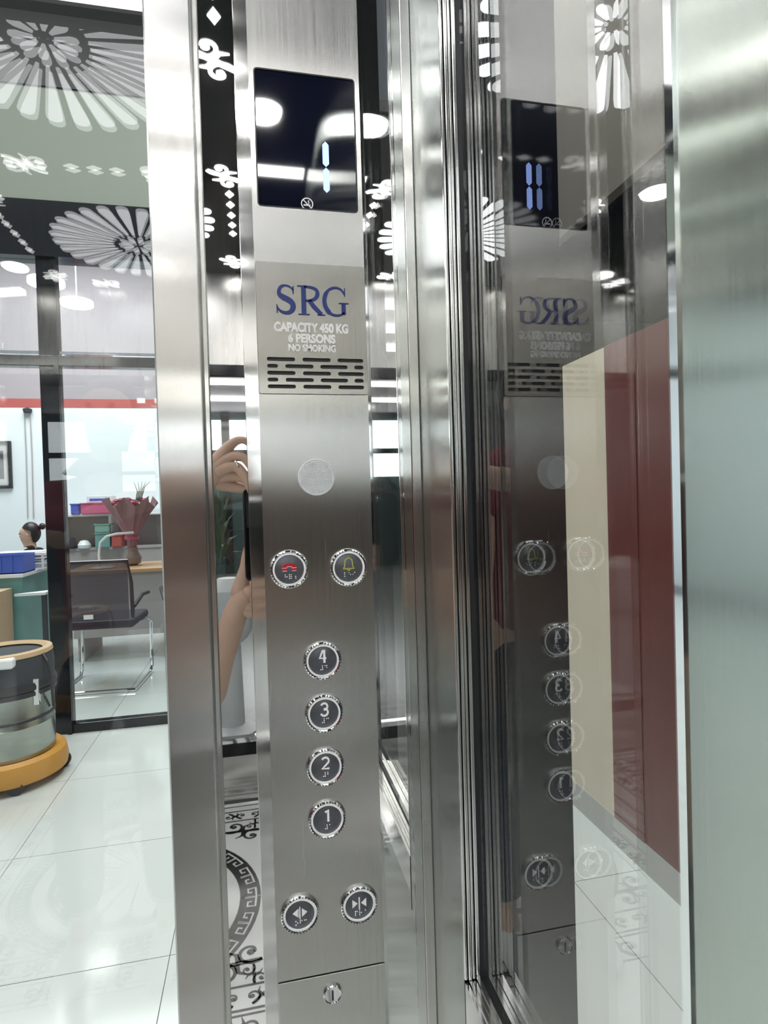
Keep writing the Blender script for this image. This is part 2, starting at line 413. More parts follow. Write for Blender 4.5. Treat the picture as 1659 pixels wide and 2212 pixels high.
for (x, y, a) in spots:
    c = sc0 if first else sc0.copy()
    if not first: COL.objects.link(c)
    first = False; c.location = (x, y, 0); c.rotation_euler = (0, 0, a)
    if x < -.4: c.scale = (1, -1, 1)
dm0 = MB().prism([(-.013, 0), (0, -.021), (.013, 0), (0, .021)], 'z', CZ0, CZ1).build('diamond', M_LIT, ce)
first = True
for x in (-.052, -.79):
    for y in (-1.05, -.985, -.915, -.845, -.78, -.10, -.04, .26, .32):
        c = dm0 if first else dm0.copy()
        if not first: COL.objects.link(c)
        first = False; c.location = (x, y, 0)
for y in (-.46,):
    for x in (-.48, -.42, -.36):
        c = dm0.copy(); COL.objects.link(c); c.location = (x, y, 0); c.rotation_euler = (0, 0, PI/2)
# recessed round lamps and one strip
first = None
for i, (x, y, lb) in enumerate(((.045, -.385, 'round recessed lift lamp above the control panel side, towards the middle'), (-.90, -.385, 'round recessed lift lamp above the far side wall, towards the middle'),
                 (-.90, -1.22, 'round recessed lift lamp in the far rear corner of the ceiling'),
                 (-.90, .40, 'round recessed lift lamp above the landing door corner'))):
    r_ = empty('ceiling_lamp', (x, y, ZC), label=lb, cat='lamp', group='round lamps in the lift ceiling')
    al = bpy.data.lights.new('lamp_light', 'AREA'); al.shape = 'DISK'; al.size = .085; al.energy = 2.6; al.color = (1, .98, .95)
    ao = bpy.data.objects.new('lamp_light', al); COL.objects.link(ao); ao.parent = r_; ao.location = (0, 0, -.006)
    if first is None:
        MB().lathe([(.045, 0), (.052, -.003), (.052, -.0005)], n=32, cap=False).build('rim', M_CHROME, r_, smooth=True)
        MB().lathe([(.001, -.004), (.0445, -.004), (.0445, -.0005)], n=32).build('diffuser', M_LED, r_)
        first = r_
    else:
        for ch in [q_ for q_ in first.children if q_.type == 'MESH']: c = ch.copy(); COL.objects.link(c); c.parent = r_
ls = empty('strip_lamp', (.085, -.64, ZC), label='narrow white strip lamp in the lift ceiling beside the side wall', cat='lamp')
B((-.085, -.028, -.004), (.08, .028, -.0005)).build('diffuser', M_LED, ls)
B((-.09, -.034, -.0035), (.085, .034, -.0003)).build('rim', M_CHROME, ls)

# front wall: mirror sheet, door jamb, chamfer, right-hand strips
wf = struct('wall_front', B((-.038, MIRY, 0), (.1586, .60, ZC)), M_MIR, 'mirror-polished steel sheet behind the control panel')
MB().prism([(-.0075, MIRY), (-.0075, .5552), (-.0070, .5548), (.0050, .5548), (.0050, MIRY)], 'z', 0, ZC).build('raised_strip', M_STRIP, wf)
B((.1405, .5555, 0), (.1488, MIRY, ZC)).build('dark_joint', M_POL, wf)
B((.149, .5540, 0), (.1586, MIRY, ZC)).build('edge_strip', M_BRX, wf, bevel=.0008)
B((.1063, .5566, 0), (.1403, MIRY-.0001, ZC)).build('polished_strip', M_MIR, wf)
prof = [(-.084, .60), (-.084, .552), (-.0825, .55), (-.0468, .55)] + [(-.0455+.0022*math.sin(t), .5522-.0022*math.cos(t)) for t in (0, .4, .8, 1.2, 1.57)] + [(-.0430, .5545), (-.0425, .5555), (-.0392, .5555), (-.0382, .5563), (-.038, .60)]
struct('trim_1', MB().prism(prof, 'z', 0, ZC), M_BRX, 'brushed steel door jamb between the landing glass and the control panel')
hz = atY(309, 32, .664).z
hd = struct('trim_2', B((XL, .664, hz), (-.084, .6745, ZC)), M_BRX, 'brushed steel header above the landing door glass')
B((XL, .660, hz-.004), (-.084, .6745, hz)).build('shadow_gap', M_BLKM, hd)
# landing door glass
dr = empty('door_1', (0, 0, 0), label='frameless landing door glass mirroring the lift ceiling', kind='structure')
B((XL, .675, 0.03), (-.0845, .685, hz+.01)).build('glass_pane', M_GL, dr)
B((XL, .66, 0), (-.0845, .695, .03)).build('sill', M_POL, dr)

# corner post with grooves and glazing frame
tp = empty('trim_3', (0, 0, 0), label='grooved polished steel corner post holding the side glass', kind='structure')
B((.1590, .4680, 0), (.1760, .56, ZC)).build('post_body', M_BRY, tp)
g = MB()
for x0, x1, y in ((.1586, .1612, .4650), (.1620, .1648, .4642), (.1656, .1680, .4646), (.1688, .1722, .4638)):
    g.prism([(x0, .4682), (x0, y+.0006), (x0+.0006, y), (x1-.0006, y), (x1, y+.0006), (x1, .4682)], 'z', .845, ZC)
g.build('groove_bead', M_POST, tp, kind='stuff')
B((.1722, .4640, .84), (.1757, .4690, ZC)).build('gasket', M_BLKM, tp)
bf = empty('trim_4', (0, 0, 0), label='polished steel bottom frame under the side glass', kind='structure')
g = MB()
for x0, x1, zt in ((.1586, .1612, .8430), (.1620, .1648, .8445), (.1656, .1680, .8440), (.1688, .1722, .8450)):
    g.box((x0, .2170, .80), (x1, .4650, zt))
g.build('groove_bead', M_POST, bf, kind='stuff')
B((.1590, .2170, .78), (.1757, .4645, .8400)).build('frame_body', M_BRY, bf)
B((.1722, .2170, .84), (.1757, .4645, .8435)).build('gasket', M_BLKM, bf)
wr = empty('window_1', (0, 0, 0), label='clear side glass beside the control panel mirroring the panel', kind='structure')
B((.1757, .2172, .841), (.1812, .475, ZC)).build('glass_pane', M_GR, wr)
# right wall: steel below the glass and behind it
wrr = struct('wall_right', B((.1735, YB, .95), (.205, .2170, ZC)), M_PANEL, 'brushed steel side wall panel to the right of the side glass')
B((.1722, .2126, 0), (.205, .2174, ZC)).build('bright_edge', M_CHROME, wrr)
B((.1757, .2174, 0), (.205, .56, .80)).build('lower_panel', M_BRY, wrr)
B((.1735, YB, 0), (.205, .2170, .9495)).build('polished_wainscot', M_MIR, wrr)
# left wall
wl = struct('wall_left', B((XL-.03, YB, 0), (XL, .50, ZC)), M_POL, 'polished steel wall on the far side of the lift car')
B((XL, -.02, 0), (XL+.004, .0, ZC)).build('joint_cover', M_BRY, wl)
# rear wall: header, glass, kick panel
zb = 1.84
wb = struct('wall_back', B((XL, YB-.03, zb), (XR, YB, ZC)), M_PANEL2, 'polished steel header over the rear glass of the lift car')
B((XL, YB-.03, .02), (XR, YB, .20)).build('kick_panel', M_BRX, wb)
B((XL, YB-.03, .20), (XR, YB+.002, .255)).build('black_rail', M_BLACK, wb)
B((XL, YB-.03, .255), (XR, YB+.004, .275)).build('steel_rail', M_CHROME, wb)
B((XL, YB-.03, zb-.045), (XR, YB+.002, zb)).build('black_header', M_BLACK, wb)
B((.02, YB-.03, .255), (.075, YB+.003, zb)).build('glazing_post', M_POL, wb)
B((-.47, YB-.03, .255), (-.43, YB+.003, zb)).build('glazing_post', M_POL, wb)
wd = empty('window_2', (0, 0, 0), label='rear glass of the lift car between steel posts', kind='structure')
for x0, x1 in ((XL, -.47), (-.43, .02), (.075, XR-.003)):
    B((x0, YB-.02, .275), (x1, YB-.012, zb-.045)).build('glass_pane', M_GP, wd)

# handrail on the side wall (seen in the mirror strip)
hr = empty('handrail', (.105, -.5, .68), label='round polished steel handrail mirrored at the lower right of the control panel', cat='handrail')
pts = [(.066, .66, 0), (.045, .668, 0), (.02, .662, 0), (.005, .645, 0), (0, .62, 0), (0, .3, 0), (0, -.65, 0), (.005, -.68, 0), (.03, -.70, 0), (.066, -.70, 0)]
MB().tube(pts, .022, 16).build('rail', M_CHROME, hr, smooth=True)
for y in (.57, -.05, -.60):
    br = MB().tube([(-.0, y, 0), (.066, y, 0)], .011, 12).build('bracket', M_CHROME, hr, smooth=True)
    MB().lathe([(.001, 0), (.022, 0), (.026, -.004), (.026, -.008), (.0, -.008)], c=(.0685, y, 0), axis='x', n=24).build('flange', M_CHROME, br, smooth=True)
    MB().lathe([(.012, -.004), (.017, -.004), (.017, .004), (.012, .004)], c=(.040, y, 0), axis='x', n=20).build('collar', M_CHROME, br, smooth=True)

# ================================================================== CONTROL PANEL
CPX, CPY = .0555, .55
cp = empty('elevator_control_panel', (CPX, CPY, 1.25), label='tall brushed steel lift control panel with display, nameplate and round buttons', cat='control panel')
def L(x, z): return (x-CPX, z-1.25)
def cbox(x0, x1, z0, z1, y0=0, y1=.007): a = L(x0, z0); b = L(x1, z1); return B((a[0], y0, a[1]), (b[0], y1, b[1]))
X0, X1 = .0050, .1066
dispT, dispB = 1.6475, 1.5235
a = L(.0100, dispB); b = L(.1018, dispT)
o_ = L(X0, .8062); p_ = L(X1, 2.2)
holed_plate('face_plate', [(o_[0], o_[1]), (p_[0], o_[1]), (p_[0], p_[1]), (o_[0], p_[1])], [rrect(a[0], a[1], b[0], b[1], .003)[::-1]], 0, .007, M_BRXC, cp)
low = cbox(X0, X1, .30, .8046).build('cover_plate', M_BRXC, cp, bevel=.0006, label='lower cover plate with a key lock')
lk = L(.0552, .786)
MB().lathe([(.0088, -.0), (.0088, .0022), (.0080, .0030), (.0072, .0024), (.0060, .0024), (.0, .0024)], c=(lk[0], 0, lk[1]), axis='y', n=32, cap=False).build('lock', M_CHROME, low, smooth=True)
B((lk[0]-.0008, -.0030, lk[1]-.005), (lk[0]+.0008, -.0022, lk[1]+.004)).build('key_slot', M_BLKM, low)
# display
ds = MB().prism(rrect(a[0]+.0004, a[1]+.0004, b[0]-.0004, b[1]-.0004, .0028), 'y', .0006, .0045).build('display', M_SCREEN, cp, label='dark glass floor display showing a blue figure 1')
fr = MB(); q = rrect(a[0], a[1], b[0], b[1], .003); fr.ribbon(q+[q[0]], .0012, 'y', -.0002, .0008); fr.build('display_bezel', M_BLKM, ds)
def seg(cx, cz, h, w_): return [(cx, cz+h/2), (cx+w_/2, cz+h/2-w_/2), (cx+w_/2, cz-h/2+w_/2), (cx, cz-h/2), (cx-w_/2, cz-h/2+w_/2), (cx-w_/2, cz+h/2-w_/2)]
for vv in (333, 389):
    pz = atY(703.5+(vv-333)*.03, vv, .55); q = L(pz.x, pz.z)
    MB().prism(seg(q[0], q[1], .0232, .0058), 'y', .0001, .0005).build('digit_segment', M_SEG, ds)
pz = atY(663.5, 440, .55); q = L(pz.x, pz.z)
ic = MB(); ic.ribbon(arc(q[0], q[1], .0052, 0, 2*PI, 24), .0009, 'y', .0001, .0005)
ic.ribbon([(q[0]-.0036, q[1]+.0036), (q[0]+.0036, q[1]-.0036)], .0008, 'y', .0001, .0005)
ic.ribbon([(q[0]-.0034, q[1]-.0012), (q[0]+.0030, q[1]-.0012)], .0011, 'y', .0001, .0005)
ic.ribbon([(q[0]+.0012, q[1]+.0000), (q[0]+.0018, q[1]+.0012), (q[0]+.0010, q[1]+.0022), (q[0]+.0018, q[1]+.0034)], .0007, 'y', .0001, .0005)
ic.build('no_smoking_icon', M_WHITE, ds)
# nameplate
n0 = L(.0056, 1.3522); n1 = L(.1064, 1.4722)
slots = []
def cap_(xa, xb, z, r=.00175):
    return arc(xb-r, z, r, -PI/2, PI/2, 6)+arc(xa+r, z, r, PI/2, 3*PI/2, 6)
rows = [(790, ((567, 628), (645, 706), (722, 780))), (795, 0)]
W3 = ((.0132, .0388), (.0456, .0716), (.0783, .1026)); W4 = ((.0133, .0230), (.0297, .0555), (.0619, .0875), (.0938, .1026))
zr = [1.3838, 1.3775, 1.3712, 1.3650, 1.3588]
for i, z in enumerate(zr):
    for xa, xb in (W3 if i % 2 == 0 else W4):
        pa, pb = L(xa, z), L(xb, z); slots.append(cap_(pa[0], pb[0], pa[1])[::-1])
npl = holed_plate('nameplate', rrect(n0[0], n0[1], n1[0], n1[1], .002), slots, -.0016, -.0001, M_PLATE, cp)
npl['label'] = 'brushed steel nameplate with blue letters and five rows of slots'
B((n0[0]+.003, -.00009, n0[1]+.003), (n1[0]-.003, -.00004, n0[1]+.036)).build('slot_backing', M_BLKM, npl)
gl = MB(); q = rrect(n0[0], n0[1], n1[0], n1[1], .002); gl.ribbon(q+[q[0]], .0005, 'y', -.0008, -.00002); gl.build('edge_line', M_BLKM, npl)
# S R G serif letters, drawn in a unit box of height 1
def letter(ribs, polys, cx, cz, h, ital=0):
    mb = MB()
    for pts, ws in ribs: mb.ribbon([(cx+x*h, cz+y*h) for x, y in pts], [w_*h for w_ in ws], 'y', -.0024, -.0015)
    for p in polys: mb.prism([(cx+x*h, cz+y*h) for x, y in p], 'y', -.0024, -.0015)
    return mb
def bez(p0, p1, p2, p3, n=10):
    return [tuple((1-t)**3*p0[i]+3*(1-t)**2*t*p1[i]+3*(1-t)*t*t*p2[i]+t**3*p3[i] for i in (0, 1)) for t in [k/n for k in range(n+1)]]
def lin(a, b, n): return [a+(b-a)*k/(n-1) for k in range(n)]
sp = bez((.26, .30), (.20, .52), (-.20, .56), (-.22, .24)) + bez((-.22, .24), (-.22, .02), (.24, .06), (.25, -.22))[1:] + bez((.25, -.22), (.25, -.50), (-.16, -.54), (-.29, -.26))[1:]
sw = lin(.05, .06, 6)+lin(.08, .17, 8)+lin(.19, .17, 9)+lin(.14, .05, 8)
Sg = ([(sp, sw)], [[(.24, .46), (.28, .46), (.28, .20), (.245, .20)], [(-.31, -.46), (-.27, -.46), (-.275, -.18), (-.31, -.18)]])
bowl = bez((-.15, .45), (.22, .48), (.32, .36), (.30, .22))+bez((.30, .22), (.28, .04), (.10, -.02), (-.12, -.01))[1:]
Rg = ([(bowl, lin(.06, .14, 11)+lin(.14, .06, 10)), ([(-.17, .46), (-.17, -.46)], [.16, .16]), ([(.02, 0), (.16, -.20), (.42, -.46)], [.13, .15, .13])],
      [[(-.38, .46), (-.05, .46), (-.05, .495), (-.38, .495)], [(-.36, -.495), (.02, -.495), (.02, -.46), (-.36, -.46)], [(.28, -.495), (.55, -.495), (.55, -.46), (.28, -.46)]])
gp = bez((.33, .26), (.24, .52), (-.06, .54), (-.24, .34))+bez((-.24, .34), (-.42, .10), (-.38, -.20), (-.20, -.38))[1:]+bez((-.20, -.38), (-.02, -.54), (.24, -.48), (.32, -.36))[1:]
Gg = ([(gp, lin(.05, .09, 11)+lin(.14, .15, 10)+lin(.09, .05, 10)), ([(.30, -.06), (.30, -.44)], [.15, .15])],
      [[(.14, -.075), (.48, -.075), (.48, -.04), (.14, -.04)], [(.33, .46), (.365, .46), (.365, .18), (.33, .18)]])
zc = 1.4385; hh = .0272
for (sh, u) in ((Sg, .0318), (Rg, .0530), (Gg, .0772)):
    q = L(u, zc); letter(sh[0], sh[1], q[0], q[1], hh).build('blue_letter', M_BLUE, npl)
def ptxt(s, u, v, wpx, size, bold):
    p = atY(u, v, .548); wd_ = (atY(u+wpx/2, v, .548)-atY(u-wpx/2, v, .548)).length; q = L(p.x, p.z)
    text('lettering', s, size, (q[0], -.0019, q[1]), M_TEXT, npl, bold, wd_)
ptxt('CAPACITY 450 KG', 673, 708, 160, .0112, .00055)
ptxt('6 PERSONS', 674, 731, 102, .0106, .00050)
ptxt('NO SMOKING', 675, 752, 102, .0086, .00028)
# emergency light lens: a disc of small prisms
pz = atY(683.5, 1031, .55); q = L(pz.x, pz.z)
ln = MB().lathe([(.0172, 0), (.0172, .0010), (.0164, .0016), (.0160, .0010), (.0, .0010)], c=(q[0], 0, q[1]), axis='y', n=40, cap=False).build('emergency_light', M_LENS, cp, smooth=True, label='round white prismatic emergency light')
gr = MB(); st = .00155
for i in range(-11, 12):
    for j in range(-11, 12):
        x, z = i*st, j*st
        if math.hypot(x, z) < .0154:
            X, Z = q[0]+x, q[1]+z; e = st*.47
            gr.add([(X-e, -.0009, Z-e), (X+e, -.0009, Z-e), (X+e, -.0009, Z+e), (X-e, -.0009, Z+e), (X, -.0021, Z)], [(0, 1, 4), (1, 2, 4), (2, 3, 4), (3, 0, 4)])
gr.build('prism_grid', M_LENS, ln, kind='stuff')
# buttons
def knurl_ring(r0, r1, n=72):
    mb = MB()
    prof_ = [(.0178, .0), (.0181, .0012), (.0176, .0030), (.0163, .0040), (.0152, .0036), (.0150, .0014)]
    mb.lathe(prof_, axis='y', n=n, cap=False); return mb
ringm = knurl_ring(0, 0).build('ring', M_CHROME, None, smooth=True)
notch = MB()
for k in range(36):
    a = 2*PI*k/36; notch.box((.01655*math.cos(a)-.0005, -.0042, .01655*math.sin(a)-.0005), (.01655*math.cos(a)+.0005, -.0036, .01655*math.sin(a)+.0005))
notchm = notch.build('notch', M_BLKM, None, kind='stuff')
capm = MB().lathe([(.0150, .0014), (.0134, .0024), (.0, .0026)], axis='y', n=40, cap=False).build('cap', M_CAP, None, smooth=True)
inner = MB().lathe([(.0152, .0016), (.0150, .0036), (.0137, .0038), (.0134, .0022)], axis='y', n=40, cap=False).build('bright_ring', M_WHITE, None, smooth=True)
proto = [ringm, notchm, capm, inner]
BR = {'1': [(1, 2)], }
def braille(mb, cells, cx, cz, s=.0011):
    for ci, dots in enumerate(cells):
        for d in dots:
            x = cx+(ci-(len(cells)-1)/2)*.0040+(0 if d < 4 else 1)*.0016; z = cz-((d-1) % 3)*.0017
            mb.lathe([(.00055, .0026), (.00045, .0034), (.0, .0036)], c=(x, 0, z), axis='y', n=6, cap=False)
def button(u, v, name, label, sym, cells, bcz=-.0055):
    p = atY(u, v, .548); q = L(p.x, p.z)
    e = bpy.data.objects.new(name, None); COL.objects.link(e); e.parent = cp; e.location = (q[0], 0, q[1]); e.empty_display_size = .01
    e['label'] = label
    for pr in proto: c = pr.copy(); COL.objects.link(c); c.parent = e
    for (kind, args, mt) in sym:
        mb = MB()
        if kind == 'rib':
            for pts, w_ in args: mb.ribbon([(a_*1.28, b_*1.28+.0004) for a_, b_ in pts], w_*1.15, 'y', -.0032, -.0024)
            mb.build('symbol', mt, e)
        elif kind == 'poly':
            for pts in args: mb.prism([(a_*1.28, b_*1.28+.0004) for a_, b_ in pts], 'y', -.0032, -.0024)
            mb.build('symbol', mt, e)
    mb = MB(); braille(mb, cells, 0, bcz-.0008); mb.build('braille', M_WHITE, e, kind='stuff')
k = .001
def num(pts, w_=1.5): return [([(x*k, z*k) for x, z in pts], w_*k)]
button(697, 1427, 'floor_button', 'chrome round button marked 4', [('rib', num([(0.2, 7.4), (-2.2, 1.6), (2.6, 1.6)])+num([(1.2, 7.6), (1.2, -1.8)], 1.7), M_WHITE)], [(3, 4, 5, 6), (1, 4, 5)], -.0040)
three = [(x, z) for x, z in arc(0, 4.9, 2.4, 2.7, -PI/2, 12)]+[(x, z) for x, z in arc(0, .7, 2.6, PI/2, -2.8, 12)]
button(700.5, 1541, 'floor_button', 'chrome round button marked 3', [('rib', num([(x*1, z*1) for x, z in three]), M_WHITE)], [(3, 4, 5, 6), (1, 4)], -.0040)
two = arc(0, 4.5, 2.5, 2.7, -.5, 12)+[(-2.4, -1.2), (2.8, -1.2)]
button(703, 1657, 'floor_button', 'chrome round button marked 2', [('rib', num(two), M_WHITE)], [(3, 4, 5, 6), (1, 2)], -.0040)
button(707, 1770, 'floor_button', 'chrome round button marked 1', [('rib', num([(-1.4, 5.4), (.7, 7.0), (.7, -1.6)], 1.7), M_WHITE)], [(3, 4, 5, 6), (1,)], -.0040)
hs = [(-7.2, -1.0), (-7.2, 1.4), (-6, 3.2), (-3, 4.2), (0, 4.5), (3, 4.2), (6, 3.2), (7.2, 1.4), (7.2, -1.0), (2.8, -1.0), (2.6, 1.2), (0, 1.6), (-2.6, 1.2), (-2.8, -1.0)]
button(625, 1230, 'call_button', 'chrome round button with a red telephone handset', [
    ('poly', [[(x*k*.72, z*k*.8+.0005) for x, z in pl] for pl in ([(-7.2, .6), (-6.8, 2.4), (-3.5, 4.2), (0, 4.5), (0, 2.0), (-2.6, 1.6), (-2.8, .6)], [(7.2, .6), (2.8, .6), (2.6, 1.6), (0, 2.0), (0, 4.5), (3.5, 4.2), (6.8, 2.4)],
               [(-7.0, -2.0), (-7.0, .2), (-2.8, .2), (-2.4, -2.0)], [(7.0, -2.0), (2.4, -2.0), (2.8, .2), (7.0, .2)])], M_REDS),
    ('rib', [([(-.0052, .0008), (-.0020, .0008), (-.0016, .0018), (.0016, .0018), (.0020, .0008), (.0052, .0008)], .0004), ([(-.0050, -.0013), (-.0018, -.0013)], .0004), ([(.0018, -.0013), (.0050, -.0013)], .0004)], M_WHITE)],
    [(1, 2, 5), (1, 2, 3, 4, 5, 6), (5, 6)], -.0042)
bell = [(-.0042, -.0010), (-.0030, .0006), (-.0028, .0038)]+arc(0, .0040, .0027, PI, 0, 10)+[(.0028, .0038), (.0030, .0006), (.0042, -.0010)]
button(753, 1226, 'alarm_button', 'chrome round button with a yellow bell outline', [('rib', [(bell, .0009), ([(-.0044, -.0010), (.0044, -.0010)], .0010), (arc(0, -.0012, .0011, PI, 2*PI, 6), .0009), ([(0, .0067), (0, .0078)], .0008)], M_YEL)], [(1, 2, 3), (1, 5), (2, 4)], -.0040)
def tri(cx, s): return [(cx-s*.0019, .0030+.0012), (cx+s*.0019, .0012), (cx-s*.0019, -.0030+.0012)]
button(648, 1975, 'open_button', 'chrome round button with door-open arrows', [('poly', [tri(-.0033, -1), tri(.0033, 1)], M_WHITE), ('rib', [([(0, .0055), (0, -.0035)], .0008), ([(-.0008, .004), (-.0008, -.002)], .0004)], M_WHITE)], [(1, 3, 5), (1, 2, 4), (1, 4)], -.0048)
button(776, 1954, 'close_button', 'chrome round button with door-close arrows', [('poly', [tri(-.0033, 1), tri(.0033, -1)], M_WHITE), ('rib', [([(0, .0055), (0, -.0035)], .0010)], M_WHITE)], [(1, 2, 3, 4), (1, 2, 3, 5), (4,)], -.0048)
for pr in proto: bpy.data.objects.remove(pr)

# ================================================================== OUTSIDE, FRONT HALL AND OFFICE
T = .6225; GX, GY = -.278, 1.7195
hf = struct('floor', B((-5.2, .70, -.05), (4.0, 8.2, -.006)), M_GROUT, 'pale glossy tiled floor of the showroom and office')
tm = None
for i in range(-7, 4):
    for j in range(-2, 10):
        x0 = GX+i*T; y0 = GY+j*T
        if y0 < .5 : y0c = .705
        x1 = x0+T; y1 = y0+T
        if y1 < .8: continue
        if y0 < .70:
            B((x0+.0012, .703, -.006), (x1-.0012, y1-.0012, 0)).build('tile', M_TILE, hf); continue
        if tm is None:
            tm = MB().prism([(.0012, .0012), (T-.0012, .0012), (T-.0012, T-.0012), (.0012, T-.0012)], 'z', -.006, 0).build('tile', M_TILE, hf); tm.location = (x0, y0, 0)
        else:
            c = tm.copy(); COL.objects.link(c); c.location = (x0, y0, 0)
# partition
PY = 3.58
pt = empty('window_3', (0, 0, 0), label='black framed glass partition in front of the office', kind='structure')
B((-1.15, PY, 0), (-1.048, PY+.06, 2.70)).build('post', M_BLACK, pt, bevel=.004)
B((-1.072, PY-.012, 0), (-1.050, PY, 2.70)).build('post_bead', M_BLACK, pt)
B((-1.048, PY, 0), (.9, PY+.06, .055)).build('bottom_rail', M_BLACK, pt, bevel=.004)
B((-3.4, PY-.01, 2.055), (.9, PY+.06, 2.115)).build('head_rail', M_BLACK, pt, bevel=.004)
B((-3.4, PY+.005, 2.125), (.9, PY+.05, 2.140)).build('steel_strip', M_CHROME, pt)
B((-1.048, PY+.025, .055), (.9, PY+.033, 2.055)).build('glass_pane', M_GP, pt)
B((-1.048, PY+.025, 2.14), (.9, PY+.033, 2.65)).build('glass_pane', M_GP, pt)
B((-3.4, PY+.025, 2.14), (-1.15, PY+.033, 2.65)).build('glass_pane', M_GP, pt)
B((.9, PY, 0), (.96, PY+.06, 2.70)).build('post', M_BLACK, pt)
B((-2.3, PY, 0), (-2.24, PY+.06, 2.70)).build('post', M_BLACK, pt)
up = struct('wall_partition', B((-5.2, PY-.02, 2.955), (1.22, PY+.08, 3.575)), M_GREEN, 'grey-green wall band above the office partition')
B((-5.2, PY-.03, 2.65), (1.22, PY+.09, 2.955)).build('black_beam', M_BLACK, up)
B((-5.2, PY-.03, 3.575), (1.22, PY+.09, 4.4)).build('dark_upper_wall', M_BLKM, up)
struct('ceiling', B((-5.2, .7, 4.4), (1.22, 8.2, 4.45)), M_GREY, 'plain grey ceiling high above the showroom and office')
OY = 7.5
ow = struct('wall_office', B((-5.2, OY, 0), (1.22, OY+.05, 2.46)), M_WHITEW, 'white rear wall of the office with a red line along its top')
B((-5.2, OY-.005, 2.46), (1.22, OY+.05, 2.56)).build('red_band', M_REDB, ow)
B((-5.2, OY-.002, 2.56), (1.22, OY+.05, 4.4)).build('mauve_band', M_GREY, ow)
struct('wall_showroom', B((-5.25, .7, 0), (-5.2, 8.2, 4.4)), M_WHITEW, 'pale side wall at the far end of the showroom')
# right-hand side beyond the glass
wc = struct('wall_corridor', B((1.22, 1.866, .10), (1.30, 3.2, 1.775)), M_CREAM, 'cream low wall beyond the side glass')
B((1.215, .3, 0), (1.30, 3.2, .10)).build('skirting', M_SKIRT, wc)
B((1.213, 1.70, .10), (1.30, 1.866, 1.775)).build('red_panel', M_RED, wc)
rp = B((1.216, .3, .10), (1.30, 1.70, 1.775)).build('red_panel', M_RED, wc)
fa = struct('trim_5', B((1.22, -.5, 2.285), (1.26, PY, 4.4)), M_TAUPE, 'taupe fascia above the cream and red wall')
dk = struct('ceiling', B((1.26, -.5, 2.30), (4.2, 5.2, 2.35)), M_BLACK, 'low black ceiling behind the cream and red wall')
struct('wall_dark', B((3.6, -.5, 0), (3.65, 5.2, 2.30)), M_BLKM, 'dark far wall of the room behind the red wall')
struct('wall_dark', B((1.30, 3.2, 0), (3.6, 3.25, 2.30)), M_BLKM, 'dark cross wall behind the cream wall')
e = atZ(1420, 415, 2.30)
dl = empty('downlight', (e.x, e.y, 2.30), label='round white downlight in the low black ceiling seen through the side glass', cat='lamp')
MB().lathe([(.001, -.004), (.056, -.004), (.056, -.0005)], n=32).build('diffuser', M_DOWN, dl)
MB().lathe([(.056, 0), (.066, -.006), (.069, -.0005)], n=32, cap=False).build('rim', M_BLACK, dl, smooth=True)
struct('trim_6', B((.192, .60, 0), (.338, .70, 4.4)), M_BLACK, 'glossy black shaft column just outside the side glass')
# showroom downlights seen through the landing door glass, high up on the partition soffit
for (u, v, lb) in ((100, 612, 'round office downlight seen in front of the black post through the door glass'), (166, 657, 'lower round office downlight to the right of the black post')):
    e = atZ(u, v, 3.3)
    dn = empty('office_downlight', (e.x, e.y, 3.3), label=lb, cat='lamp', group='round office downlights')
    MB().lathe([(.001, -.01), (.15, -.01), (.15, .03)], n=28).build('diffuser', M_DOWN, dn)
    MB().tube([(0, 0, .03), (0, 0, 1.1)], .006, 6).build('stem', M_WHP, dn)

for (x, y, z, lb) in ((-2.3, 1.95, 2.95, 'nearest'), (-2.9, 2.5, 3.25, 'middle'), (-1.75, 1.35, 2.55, 'lowest')):  # out-of-view tubes added to brighten the right steel wall with streaks
    st_ = empty('added_streak_light', (x, y, z), .3, label='%s added out-of-view tube light that puts a streak in the right steel wall' % lb, cat='lamp', group='added out-of-view tube lights')
    B((-.6, -.04, 0), (.6, .04, .05)).build('tube', M_TUBE, st_, bevel=.01)
    for sx in (-.5, .5): MB().tube([(sx, 0, .05), (sx, 0, 4.4-z)], .004, 6).build('suspension_wire', M_CHROME, st_)
# --- vacuum cleaner
vc = empty('vacuum_cleaner', (-1.175, 3.07, 0), label='steel drum vacuum cleaner with black motor head and yellow trolley', cat='vacuum cleaner')
MB().lathe([(.185, .13), (.192, .135), (.192, .27), (.194, .275), (.192, .28), (.192, .41)], n=48).build('drum', M_DRUM, vc, smooth=True)
MB().lathe([(.1930, .300), (.1958, .303), (.1958, .312), (.1930, .315)], n=48, cap=False).build('drum_band', M_BLKM, vc, smooth=True)
MB().lathe([(.192, .41), (.203, .413), (.203, .430), (.197, .435), (.205, .44), (.207, .455), (.202, .47), (.19, .475)], n=48, cap=False).build('rim_band', M_BLKM, vc, smooth=True)
MB().lathe([(.196, .47), (.198, .54), (.192, .585), (.17, .592), (.0, .592)], n=48, cap=False).build('motor_head', M_DARK, vc, smooth=True)
MB().lathe([(.150, .592), (.185, .586), (.194, .592), (.190, .610), (.168, .615), (.150, .600)], n=40, cap=False).build('top_rim', M_CARD, vc, smooth=True)
B((-.02, -.205, .560), (.10, -.13, .606)).build('paper_bundle', M_WHP, vc, bevel=.01)
MB().lathe([(.19, .13), (.215, .14), (.235, .125), (.245, .07), (.240, .04), (.20, .035)], n=48, cap=True).build('trolley', M_ORANGE, vc, smooth=True)
for a_ in (-1.15, .3, 2.0, 3.6):
    x, y = .215*math.cos(a_), .215*math.sin(a_)
    wh = MB().lathe([(.0, -.014), (.034, -.014), (.038, -.008), (.038, .008), (.034, .014), (0, .014)], c=(x, y, .038), axis='y', n=24, cap=False).build('caster', M_BLKM, vc, smooth=True)
